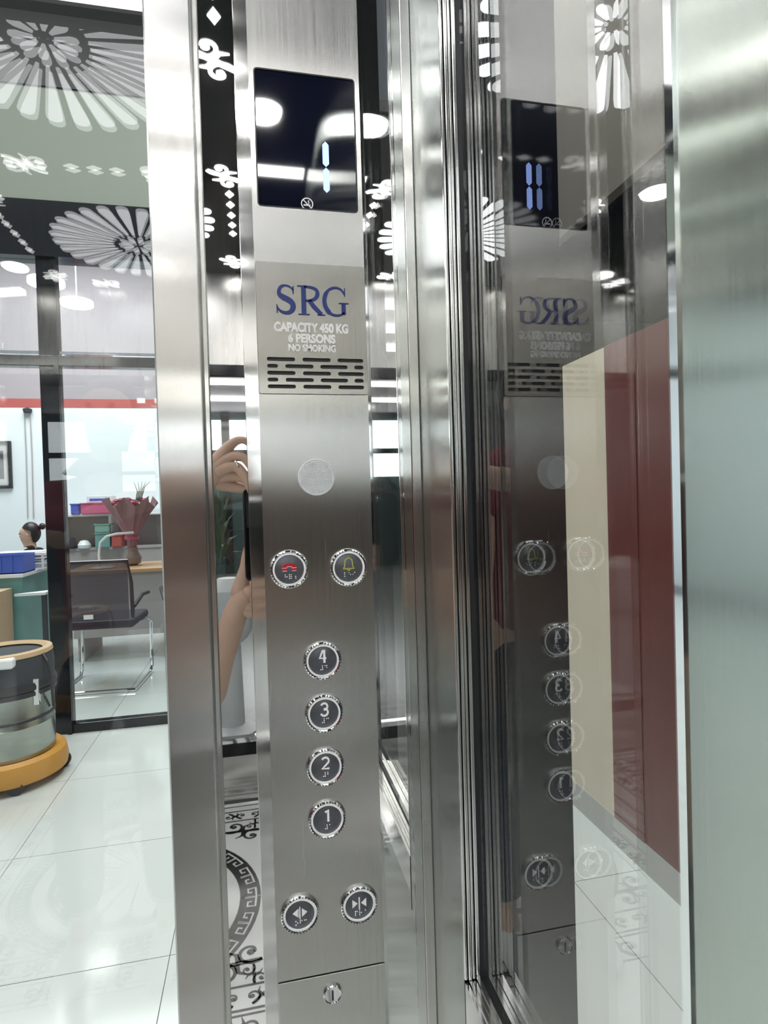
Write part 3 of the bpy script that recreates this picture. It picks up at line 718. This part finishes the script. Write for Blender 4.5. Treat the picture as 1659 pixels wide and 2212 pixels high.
for s_ in (-.6, 1.9):
    lx, ly = .196*math.cos(s_), .196*math.sin(s_)
    B((lx-.012, ly-.012, .37), (lx+.012, ly+.012, .49)).build('latch', M_CHROME, vc, bevel=.003)
MB().tube([(.17, -.06, .60), (.20, -.08, .56), (.212, -.07, .48), (.212, -.06, .40), (.202, -.02, .33)], .007, 8).build('cable', M_BLKM, vc, smooth=True)

# --- desk with crate, trays and the woman
dY = 5.2
dk_ = empty('desk', (-2.25, 5.55, 0), label='white-topped office desk with teal end panels', cat='desk')
B((-.75, -.40, .735), (.42, .35, .765)).build('desk_top', M_WHP, dk_, bevel=.004)
B((.20, -.36, 0), (.40, -.33, .735)).build('end_panel', M_TEAL, dk_)
B((.385, -.33, 0), (.40, .33, .735)).build('end_panel', M_TEAL, dk_)
B((-.72, -.34, 0), (.20, -.32, .735)).build('front_panel', M_CARD, dk_, label='tan board front')
ex = empty('side_shelf', (-1.80, 5.10, 0), label='small triangular white side shelf on a bracket by the black post', cat='shelf')
MB().prism([(-.06, -.05), (.16, -.05), (.16, .10)], 'z', .60, .62).build('board', M_WHP, ex)
B((.12, -.02, 0), (.15, .02, .60)).build('stand', M_DARK, ex)
bx = empty('cardboard_box', (atY(38, 1300, 4.87).x-.33, 5.0, 0), label='tan cardboard box standing in front of the desk', cat='box')
B((-.22, -.13, 0), (.20, .13, .66)).build('carton', M_CARD, bx, bevel=.003)
sk_ = MB()
for pts in ([(0, .60), (.05, .63), (.10, .58), (.06, .53), (0, .55)], [(.02, .46), (.06, .49), (.05, .42), (.02, .40)], [(.05, .49), (.12, .47)], [(.06, .44), (.03, .36)]):
    sk_.ribbon([(x-.0, z) for x, z in pts], .010, 'y', -.1318, -.1302)
sk_.build('marker_writing', M_WHP, bx)
cr = empty('storage_crate', (atY(74, 1225, 5.17).x-.24, 5.30, .765), label='blue plastic crate on the near end of the desk', cat='crate')
crm = MB(); crm.box((-.24, -.13, 0), (.16, .13, .008))
for lo, hi in (((-.24, -.13, 0), (.16, -.12, .15)), ((-.24, .12, 0), (.16, .13, .15)), ((-.24, -.12, 0), (-.23, .12, .15)), ((.15, -.12, 0), (.16, .12, .15))): crm.box(lo, hi)
crm.build('body', M_PLB, cr)
for x in (-.16, -.08, 0, .08): B((x-.006, -.138, .01), (x+.006, -.13, .14)).build('rib', M_PLB, cr)
B((-.25, -.14, .145), (.17, -.125, .158)).build('lip', M_PLB, cr)
ty = empty('paper_trays', (-1.90, 5.62, .765), label='white stacked paper trays on the desk beside the blue crate', cat='tray')
for z in (0, .045, .09, .125):
    B((-.30 if z > .1 else -.16, -.15, z), (.12, .15, z+.012)).build('tray_shelf', M_WHP, ty)
for x, y in ((-.15, -.14), (.11, -.14), (.11, .14)):
    B((x-.008, y-.008, 0), (x+.008, y+.008, .13)).build('tray_post', M_WHP, ty)
B((-.12, -.12, .012), (.09, .12, .04)).build('paper_stack', M_WHP, ty); B((-.28, -.12, .137), (.10, .12, .150)).build('paper_stack', M_WHP, ty)
mo = empty('monitor', (-2.52, 5.80, .765), label='dark computer monitor behind the blue crate at the frame edge', cat='monitor')
B((-.25, 0, .10), (.20, .03, .42)).build('screen_back', M_DARK, mo, bevel=.01); B((-.05, .02, 0), (.0, .05, .12)).build('neck', M_DARK, mo); B((-.12, -.05, 0), (.06, .10, .012)).build('foot', M_DARK, mo)
# the woman behind the desk
W = empty('person', (-2.17, 6.30, 0), label='seated woman with tied black hair and black top behind the office desk', cat='person')
hx, hz_ = -.03, 1.06
skin('body', [[(.05, 0, .50, .15, .11), (.05, 0, .66, .13, .10), (.04, 0, .80, .15, .10), (.03, 0, .875, .055, .05), (.01, 0, .93, .048, .05), (-.005, 0, .98, .066, .074), (-.005, 0, 1.05, .076, .088), (.0, 0, 1.12, .066, .076)],
              [('j', 0, 2), (.20, -.02, .80, .05), (.24, -.08, .60, .042), (.12, -.28, .585, .032), (.04, -.36, .60, .026)],
              [('j', 0, 2), (-.14, -.02, .80, .05), (-.20, -.08, .60, .042), (-.14, -.28, .585, .032), (-.06, -.36, .60, .026)]], M_SKIN, W)
skin('black_top', [[(.05, 0, .48, .17, .13), (.05, 0, .66, .17, .14), (.04, 0, .79, .175, .13), (.035, 0, .86, .10, .09), (.03, 0, .905, .062, .062)],
              [('j', 0, 2), (.21, -.02, .80, .065), (.245, -.08, .62, .055)], [('j', 0, 2), (-.15, -.02, .80, .065), (-.205, -.08, .62, .055)]], M_NAVY, W)
hm = MB(); nu, nv = 64, 44; vv_ = []
for a_ in range(nv+1):
    for b_ in range(nu):
        t_ = PI*a_/nv; p_ = 2*PI*b_/nu
        vv_.append((.018+.086*math.sin(t_)*math.cos(p_), .080*math.sin(t_)*math.sin(p_), 1.050+.108*math.cos(t_)))
ff_ = []
for a_ in range(nv):
    for b_ in range(nu):
        q4 = (a_*nu+b_, a_*nu+(b_+1) % nu, (a_+1)*nu+(b_+1) % nu, (a_+1)*nu+b_)
        c_ = [sum(vv_[k_][d_] for k_ in q4)/4 for d_ in (0, 1, 2)]
        if c_[2] > 1.085+.35*(-c_[0]-.0) or c_[0] > .045: ff_.append(q4)
hm.add(vv_, ff_).lathe([(0, -.032), (.026, -.020), (.034, 0), (.026, .02), (0, .03)], c=(.120, .0, 1.11), axis='x', n=14, cap=False)
hm.build('hair', M_HAIR, W, smooth=True)
fc = MB()
fc.lathe([(.0, -.0045), (.008, -.003), (.0, .0)], c=(-.068, -.045, 1.045), axis='x', n=8, cap=False).lathe([(.0, -.0045), (.008, -.003), (.0, .0)], c=(-.050, -.072, 1.045), axis='x', n=8, cap=False)
fc.build('eye', M_HAIR, W)
MB().lathe([(.0, -.016), (.008, -.008), (.012, .006), (.0, .01)], c=(-.070, -.01, 1.018), axis='x', n=10, cap=False).build('nose', M_SKIN, W, smooth=True)
MB().tube([(-.060, -.030, .990), (-.068, -.012, .989), (-.066, .012, .990)], .005, 6).build('mouth', M_REDB, W)
MB().lathe([(.0, -.006), (.012, -.003), (.014, .004), (0, .008)], c=(.012, -.088, 1.035), axis='y', n=12, cap=False).build('ear', M_SKIN, W, smooth=True)
MB().lathe([(.0, .46), (.23, .46), (.24, .49), (.22, .51), (0, .51)], n=20, cap=False, c=(.05, .02, 0)).build('stool_seat', M_DARK, W, smooth=True)
MB().tube([(.05, .02, 0), (.05, .02, .46)], .03, 10).build('stool_post', M_CHROME, W)

# --- shelf unit along the rear wall
sh = empty('shelf_unit', (-1.55, 7.25, 0), label='low grey shelf unit with white top along the office wall', cat='shelf')
B((-.70, -.20, 1.185), (1.3, .20, 1.21)).build('shelf_top', M_WHP, sh, bevel=.003)
B((-.70, -.18, .81), (1.3, .20, .835)).build('shelf_board', M_GBOARD, sh)
B((-.70, -.17, 0), (1.3, .18, .81)).build('cabinet_body', M_GBOARD, sh)
for x in (-.70, -.075, .62, 1.28): B((x, -.19, .81), (x+.03, .19, 1.185)).build('divider', M_WHP, sh)
B((-.70, .17, .835), (1.3, .19, 1.185)).build('back_panel', M_GBOARD, sh)
def shelfbox(name, x0, x1, z0, z1, mat, label, cat, y0=6.98, y1=7.2):
    b_ = empty(name, ((x0+x1)/2, (y0+y1)/2, z0), label=label, cat=cat); w_, d_ = (x1-x0)/2, (y1-y0)/2
    B((-w_, -d_, 0), (w_, d_, z1-z0)).build('tub', mat, b_, bevel=.012)
    B((-w_-.006, -d_-.006, z1-z0-.012), (w_+.006, d_+.006, z1-z0)).build('lid_rim', mat, b_)
    return b_
def px(u, v): p = atY(u, v, 7.05); return p.x, p.z
x0, _ = px(178, 1100); x1, _ = px(250, 1100)
shelfbox('storage_tub', x0, x1, 1.21, 1.335, M_PINK, 'pink plastic tub on top of the white shelf', 'box')
pb = empty('document_box', ((x0+x1)/2+.02, 7.09, 1.335), label='white document box lying on the pink tub', cat='box')
B((-.13, -.10, 0), (.13, .10, .075)).build('carton', M_WHP, pb, bevel=.004); B((-.10, -.103, .02), (.10, -.10, .045)).build('blue_label', M_PLB, pb)
x0, _ = px(155, 1100); x1, _ = px(173, 1100)
shelfbox('jar', x0, x1, 1.21, 1.33, M_PLB, 'small blue and white canister to the left of the pink tub', 'jar', 7.0, 7.1)
x0, _ = px(208, 1150); x1, _ = px(240, 1150)
shelfbox('glass_tub', x0, x1, 1.0, 1.10, M_GRN, 'pale green clear tub, upper of the two inside the shelf', 'box')
shelfbox('lower_tub', x0, x1, .835, 1.0, M_TEAL, 'dark teal tub, lower of the two inside the shelf', 'box')
x0, _ = px(243.5, 1165); x1, _ = px(266, 1165)
shelfbox('biscuit_tin', x0, x1, .835, .975, M_REDB, 'red tin inside the shelf beside the teal tub', 'tin')
for i, (u0, u1, h_, mt, lb) in enumerate(((145, 165, .13, M_NAVY, 'dark folded cloth at the left of the open shelf bay'), (165, 195, .09, M_WHP, 'crumpled white bag in the open shelf bay'))):
    x0, _ = px(u0, 1165); x1, _ = px(u1, 1165)
    b_ = empty('bundle', ((x0+x1)/2, 7.08, .835), label=lb, cat='bundle'); w_ = (x1-x0)/2
    MB().lathe([(w_*.9, 0), (w_, h_*.4), (w_*.6, h_*.9), (0, h_)], n=10).build('cloth', mt, b_, smooth=True)
# --- table with bouquet and lamp, chairs
tb = empty('meeting_table', (-1.0, 5.55, 0), label='meeting table with an orange wood top behind the office chairs', cat='table')
B((-.55, -.35, .725), (1.2, .35, .755)).build('table_top', M_WOOD, tb, bevel=.004)
B((-.50, -.32, .20), (1.15, -.30, .725)).build('modesty_panel', M_GBOARD, tb)
for x in (-.48, 1.10): B((x, -.28, 0), (x+.05, .28, .725)).build('table_leg', M_GBOARD, tb)
vs = atY(287, 1222, 5.55); vs.z = .755
va = empty('flower_bouquet', vs, label='bouquet wrapped in mauve paper in a round smoked vase on the table', cat='bouquet')
MB().lathe([(.03, 0), (.07, .02), (.078, .07), (.05, .115), (.045, .15), (.048, .16)], n=24).build('vase', M_VASE, va, smooth=True)
cone = MB(); n_ = 26; vs_ = []
for kx, (r, z) in enumerate(((.035, .15), (.045, .25), (.12, .40), (.21, .56))):
    for i in range(n_):
        a = 2*PI*i/n_; rr = r*(1+(.16 if kx == 3 else .08)*math.sin(i*2.4+kx)); zz = z+(.05*math.sin(i*1.7) if kx == 3 else 0)
        vs_.append((rr*math.cos(a), rr*math.sin(a), zz))
cone.add(vs_, [(k_*n_+i, k_*n_+(i+1) % n_, (k_+1)*n_+(i+1) % n_, (k_+1)*n_+i) for k_ in range(3) for i in range(n_)])
cone.build('wrapping_paper', M_WRAP, va)
MB().lathe([(.055, .23), (.062, .245), (.055, .26)], n=16, cap=False).build('ribbon', M_PINK, va, smooth=True)
fm = MB().lathe([(.0, -.02), (.025, -.012), (.034, .006), (.02, .02), (0, .024)], n=8, cap=False).build('flower', M_FLOW, va, smooth=True)
fm.location = (-.05, -.05, .56)
for i in range(14):
    c = fm.copy(); COL.objects.link(c); a = i*2.4; r = .02+.010*i
    c.location = (-.02+r*math.cos(a), r*math.sin(a)*.8, .56+.02*math.sin(i)); 
for i in range(5):
    MB().tube([(.04+.01*i, 0, .55), (.06+.015*i, 0, .65+.01*i), (.03+.035*i, .01, .74)], [.004, .005, .001], 5).build('leaf', M_LEAF, va)
p = atY(222, 1245, 5.40)
lm = empty('desk_lamp', (p.x, 5.40, .755), label='white round-based arching desk lamp in front of the bouquet', cat='lamp')
MB().lathe([(0, 0), (.10, 0), (.11, .008), (.06, .018), (0, .02)], n=28, cap=False).build('base', M_WHP, lm, smooth=True)
MB().tube([(-.02, 0, .01), (-.025, 0, .12), (-.01, 0, .22), (.04, 0, .27), (.12, 0, .29), (.26, 0, .295)], .010, 8).build('arm', M_WHP, lm, smooth=True)
ppd = empty('printer', (-.62, 5.62, .755), label='black and white desk printer at the right end of the table', cat='printer')
B((-.16, -.12, 0), (.25, .14, .13)).build('body', M_WHP, ppd, bevel=.01); B((-.15, -.125, .13), (.25, .14, .20)).build('scanner_lid', M_DARK, ppd, bevel=.01); B((-.05, -.124, .02), (-.02, -.12, .12)).build('slot', M_DARK, ppd)
def office_chair(loc, rz, label):
    c = empty('office_chair', loc, rz, label=label, cat='chair', group='office chairs behind the partition')
    bk = MB().tube([(-.24, -.20, .50), (-.245, -.235, .75), (-.23, -.25, .90), (.23, -.25, .90), (.245, -.235, .75), (.24, -.20, .50)], .013, 8).build('back_frame', M_BLACK, c, smooth=True)
    B((-.225, -.243, .50), (.225, -.235, .89)).build('backrest', M_MESH, c)
    B((-.24, -.20, .43), (.24, .24, .49)).build('seat', M_DARK, c, bevel=.02)
    B((-.06, -.262, .515), (.0, -.256, .545)).build('label_tag', M_WHP, c)
    for s in (-1, 1):
        MB().tube([(s*.22, -.16, .45), (s*.235, .20, .43), (s*.25, .26, .38), (s*.25, .24, .05), (s*.25, .20, .014), (s*.25, -.05, .012), (s*.25, -.24, .012)], .012, 8).build('leg', M_CHROME, c, smooth=True)
    for s in (-1, 1):
        MB().tube([(s*.25, -.20, .58), (s*.27, -.05, .64), (s*.27, .12, .63)], .014, 8).build('armrest', M_BLKM, c, smooth=True)
    MB().tube([(-.25, -.24, .012), (.25, -.24, .012)], .012, 8).build('foot_bar', M_CHROME, c, smooth=True)
    return c
ch = office_chair((-1.09, 4.55, 0), -.06, 'black mesh cantilever office chair nearest the black partition post')
c2 = copy(ch, None, (-.47, 4.80, 0), .15); c2['label'] = 'black mesh cantilever office chair beside the door jamb'
# picture frame, wall fan/pulley with cord
p0 = atY(14, 1001, OY)
pf = empty('picture_frame', (p0.x-.16, OY-.02, 1.80), label='dark framed picture on the white office wall at the left edge', cat='picture')
fm_ = MB()
for lo, hi in (((-.22, -.02, -.27), (.22, .018, -.235)), ((-.22, -.02, .235), (.22, .018, .27)), ((-.22, -.02, -.235), (-.185, .018, .235)), ((.185, -.02, -.235), (.22, .018, .235))): fm_.box(lo, hi)
fm_.build('frame', M_BLKM, pf); B((-.185, -.005, -.235), (.185, .01, .235)).build('print', M_GBOARD, pf); B((-.12, -.008, -.16), (.14, -.005, .16)).build('print_mount', M_DARK, pf)
p0 = atY(62, 885, OY)
wc_ = empty('wall_camera', (p0.x, OY-.04, p0.z), label='small grey wall camera with hanging cord near the top of the white wall', cat='camera')
MB().lathe([(.0, -.05), (.04, -.04), (.05, 0), (0, .02)], n=16, cap=False).build('dome', M_DARK, wc_, smooth=True)
MB().tube([(.02, .02, 0), (.02, .03, -.5), (.01, .03, -1.25)], .006, 5).build('cord', M_GBOARD, wc_); MB().tube([(-.04, .02, 0), (-.04, .03, -.5), (-.05, .03, -1.25)], .006, 5).build('cord', M_GBOARD, wc_)

# ================================================================== OUTSIDE, REAR LOBBY (seen only in the mirrors)
lf = struct('floor', B((-4, -10.2, -.05), (3.5, YB-.03, 0)), M_LFLOOR, 'grey floor of the rear lobby')
lc = struct('ceiling', B((-4, -10.2, 3.0), (3.5, YB-.06, 3.05)), M_GREY, 'plain ceiling of the rear lobby with rows of tube lights')
t0 = None
for r, y in enumerate((-3.9, -4.6, -5.3, -6.2, -7.3, -8.6)):
    for c_ in range(3):
        x = -1.9+c_*1.45
        if t0 is None:
            t0 = B((-.62, -.05, -.06), (.62, .05, 0)).build('tube_light', M_TUBE, None, bevel=.01)
            t0.location = (x, y, 3.0); o = t0
        else: o = t0.copy(); COL.objects.link(o); o.location = (x, y, 3.0)
        tag(o, 'rear lobby tube light, %s row from the lift, %s' % (('first', 'second', 'third', 'fourth', 'fifth', 'farthest')[r], ('left as seen in the mirror', 'middle', 'right as seen in the mirror')[c_]), 'lamp', 'rear lobby tube lights')
lw = struct('wall_lobby', B((-4, -10.25, 0), (3.5, -10.2, 3.0)), M_FROST, 'teal rear lobby wall below the bright windows')
for k_ in range(6):
    wz = struct('window_%d' % (10+k_), B((-3.6+k_*1.05, -10.19, 1.75), (-2.7+k_*1.05, -10.17, 2.85)), M_DAY, 'bright daylit lobby window between black mullions')
    B((-2.7+k_*1.05, -10.19, 0), (-2.55+k_*1.05, -10.12, 3.0)).build('mullion', M_BLACK, wz); B((-3.6+k_*1.05, -10.19, 2.2), (-2.7+k_*1.05, -10.14, 2.30)).build('transom', M_BLACK, wz)
struct('wall_lobby', B((-4.05, -10.2, 0), (-4, YB, 3.0)), M_LWALL, 'dark left wall of the rear lobby'); struct('wall_lobby', B((3.5, -10.2, 0), (3.55, YB, 3.0)), M_LWALL, 'dark right wall of the rear lobby')
# planter and white pedestal in the lobby
pl = empty('potted_plant', (-.42, -5.6, 0), label='leafy green potted plant behind the rear glass, seen in the mirror strip', cat='plant')
MB().lathe([(.14, 0), (.18, .30), (.20, .32), (.17, .33)], n=24).build('pot', M_WHP, pl, smooth=True)
for i in range(26):
    a = i*2.4; h_ = .5+.035*i; r = .22-.004*i
    r *= .7
    MB().add([(0, 0, .3+h_*.5), (r*math.cos(a-.25), r*math.sin(a-.25), .35+h_*.8), (r*1.7*math.cos(a), r*1.7*math.sin(a), .25+h_), (r*math.cos(a+.25), r*math.sin(a+.25), .35+h_*.8)], [(0, 1, 2, 3)]).build('leaf', M_LEAF, pl)
pe = empty('pedestal', (-.17, -2.2, 0), label='white pedestal standing behind the rear glass, seen in the mirror strip', cat='pedestal')
MB().lathe([(.14, 0), (.14, .03), (.07, .06), (.06, .50), (.10, .53), (.14, .60), (.13, .80), (.05, .86), (0, .86)], n=28).build('column', M_WHP, pe, smooth=True)

# ================================================================== THE PHOTOGRAPHER (seen in the mirrors)
ph = empty('phone', (0, 0, H), label='black smartphone held up in both hands, mirrored beside the control panel', cat='phone')
ph.rotation_euler = (0, 0, -YAW)
MB().prism(rrect(-.024, -.140, .054, .032, .010), 'y', -.0095, -.0015).build('phone_body', M_BLACK, ph, bevel=.002)
B((-.020, -.0015, -.040), (.030, -.0007, .028)).build('camera_island', M_BLKM, ph, bevel=.0006)
cu_ = MB(); cu_.lathe([(.010, .0), (.010, .001), (.008, .001)], c=(.014, -.0005, -.028), axis='y', n=24, cap=False); 
MB().lathe([(.0, -.0004), (.0032, -.0004), (.0032, .0006)], c=(-.0055, -.001, .0130), axis='y', n=16, cap=False).build('flash', pmat('flash_led', (1, 1, 1), .5, emit=6), ph)
MB().lathe([(.0095, -.0010), (.0095, -.0002), (.0080, -.0002), (.0, -.0008)], c=(.010, -.001, -.025), axis='y', n=24, cap=False).build('lens', M_SCREEN, ph, smooth=True)
MB().lathe([(.0075, -.0010), (.0075, -.0002), (.0060, -.0002), (.0, -.0008)], c=(-.007, -.001, -.012), axis='y', n=24, cap=False).build('lens', M_SCREEN, ph, smooth=True)

PR = empty('person', (-.40, -.42, 0), label='person taking the photo in maroon top and navy trousers, mirrored beside the control panel', cat='person')
off = Vector((-.40, -.42, 0))
def J(u, v, Y, r): p = inM(u, v, Y)-off; return (p.x, p.y, p.z, r)
def K(x, y, z, r, r2=None): return (x-off.x, y-off.y, z, r, r2 or r)
chains = [
 [K(-.40, -.42, .88, .13, .10), K(-.40, -.42, 1.05, .115, .085), K(-.40, -.43, 1.22, .13, .09), K(-.40, -.43, 1.34, .09, .07), K(-.40, -.42, 1.395, .047, .045), K(-.395, -.40, 1.45, .062, .07), K(-.395, -.395, 1.52, .072, .088), K(-.395, -.40, 1.59, .062, .072)],
 [('j', 0, 2), K(-.245, -.42, 1.29, .052), K(-.215, -.34, 1.10, .043), J(452, 1520, -.16, .036), J(470, 1440, -.09, .031), J(503, 1342, -.035, .0255), J(522, 1292, -.028, .025), J(548, 1282, -.02, .022)],
 [('j', 0, 2), K(-.555, -.42, 1.29, .052), K(-.50, -.28, 1.18, .043), K(-.30, -.12, 1.265, .034), J(452, 1032, -.035, .0245), J(466, 1022, -.030, .023), J(484, 1012, -.022, .019)],
 [('j', 0, 0), K(-.30, -.42, .80, .085), K(-.29, -.40, .48, .058), K(-.285, -.42, .26, .052), K(-.285, -.43, .08, .036), K(-.285, -.33, .035, .035, .028), K(-.285, -.25, .03, .030, .02)],
 [('j', 0, 0), K(-.50, -.42, .80, .085), K(-.51, -.40, .48, .058), K(-.515, -.42, .26, .052), K(-.515, -.43, .08, .036), K(-.515, -.33, .035, .035, .028), K(-.515, -.25, .03, .030, .02)],
 # upper hand: metacarpals and fingers from the wrist
 [J(458, 1015, -.03, .019), J(478, 985, -.02, .015), J(497, 962, -.012, .0105), J(512, 950, -.006, .0088), J(530, 950, -.004, .0080), J(545, 966, -.006, .0062)],
 [J(458, 1020, -.03, .019), J(482, 996, -.018, .015), J(505, 985, -.008, .0105), J(527, 988, 0, .0090), J(544, 1010, .003, .0082), J(547, 1032, 0, .0066)],
 [J(460, 1028, -.03, .019), J(486, 1010, -.016, .015), J(512, 1006, -.004, .0108), J(530, 1030, .004, .0092), J(540, 1052, .007, .0085), J(546, 1071, .004, .0068)],
 [J(462, 1034, -.035, .019), J(488, 1026, -.024, .014), J(515, 1030, -.014, .0098), J(540, 1040, -.006, .0082), J(562, 1052, -.003, .0064)],
 [J(462, 1040, -.04, .018), J(488, 1046, -.035, .0140), J(512, 1053, -.028, .0115), J(536, 1056, -.020, .0095), J(556, 1058, -.018, .0078)],
 # lower hand: the palm ends the forearm; thumb behind the phone, fingers curled over its lower edge
 [J(512, 1300, -.030, .021), J(524, 1262, -.032, .019), J(532, 1228, -.030, .0135), J(532, 1200, -.026, .0095), J(536, 1180, -.024, .0075)],
 [J(524, 1288, -.024, .020), J(565, 1272, -.020, .016), J(604, 1266, -.008, .0098), J(594, 1256, .007, .0092), J(566, 1256, .009, .0088), J(538, 1262, .008, .0072)],
 [J(524, 1294, -.024, .019), J(568, 1290, -.020, .015), J(606, 1286, -.006, .0098), J(596, 1280, .008, .0092), J(570, 1278, .010, .0088), J(545, 1284, .008, .0070)],
 [J(520, 1304, -.024, .019), J(566, 1306, -.020, .015), J(604, 1305, -.006, .0096), J(594, 1303, .007, .0090), J(572, 1302, .009, .0084), J(549, 1306, .007, .0068)],
 [J(516, 1312, -.026, .018), J(562, 1322, -.022, .014), J(598, 1324, -.008, .0086), J(588, 1324, .004, .0082), J(566, 1324, .005, .0070)],
]
skin('body', chains, M_SKIN, PR)
skin('maroon_shirt', [[K(-.40, -.42, .80, .165, .135), K(-.40, -.42, 1.05, .145, .12), K(-.40, -.43, 1.22, .165, .125), K(-.40, -.43, 1.345, .125, .10), K(-.40, -.425, 1.405, .066, .066)],
   [('j', 0, 2), K(-.24, -.42, 1.295, .072), K(-.222, -.37, 1.17, .064)], [('j', 0, 2), K(-.56, -.42, 1.295, .066), K(-.52, -.33, 1.21, .060), K(-.40, -.20, 1.22, .052)]], M_MAROON, PR)
skin('navy_trousers', [[K(-.40, -.42, .95, .14, .12), K(-.40, -.42, .86, .15, .125)], [('j', 0, 1), K(-.305, -.42, .72, .095), K(-.29, -.40, .48, .072), K(-.285, -.42, .12, .062)],
   [('j', 0, 1), K(-.495, -.42, .72, .095), K(-.51, -.40, .48, .072), K(-.515, -.42, .12, .062)]], M_NAVY, PR)
skin('hair', [[K(-.395, -.42, 1.625, .055, .06), K(-.395, -.435, 1.58, .082, .088), K(-.395, -.455, 1.50, .07, .07), K(-.395, -.465, 1.44, .05, .045)]], M_HAIR, PR)
for x in (-.285, -.515):
    skin('shoe', [[K(x, -.45, .045, .042), K(x, -.36, .045, .044, .040), K(x, -.27, .035, .044, .030), K(x, -.215, .03, .030, .022)]], M_WHP, PR)
for s in (-1, 1):
    MB().lathe([(.0, .004), (.009, .002), (.010, -.003)], c=(.005+s*.028, .105, 1.525), axis='y', n=10, cap=False).build('eye', M_HAIR, PR)
    MB().lathe([(.0, -.006), (.014, -.003), (.018, .004), (0, .008)], c=(.005+s*.076, .02, 1.51), axis='x', n=10, cap=False).build('ear', M_SKIN, PR, smooth=True)
MB().tube([(.005, .095, 1.525), (.005, .118, 1.488), (.005, .100, 1.482)], [.006, .011, .008], 8).build('nose', M_SKIN, PR, smooth=True)
MB().tube([(-.018, .094, 1.455), (.005, .102, 1.453), (.028, .094, 1.455)], .005, 6).build('mouth', M_REDB, PR)
rp_ = inM(514, 1006, -.004)-off
rg = MB().lathe([(.0112, -.002), (.0126, -.001), (.0126, .001), (.0112, .002)], axis='z', n=24, cap=False).build('ring', M_CHROME, PR, smooth=True)
rg.location = rp_; rg.rotation_euler = (0.5, 1.0, .6)
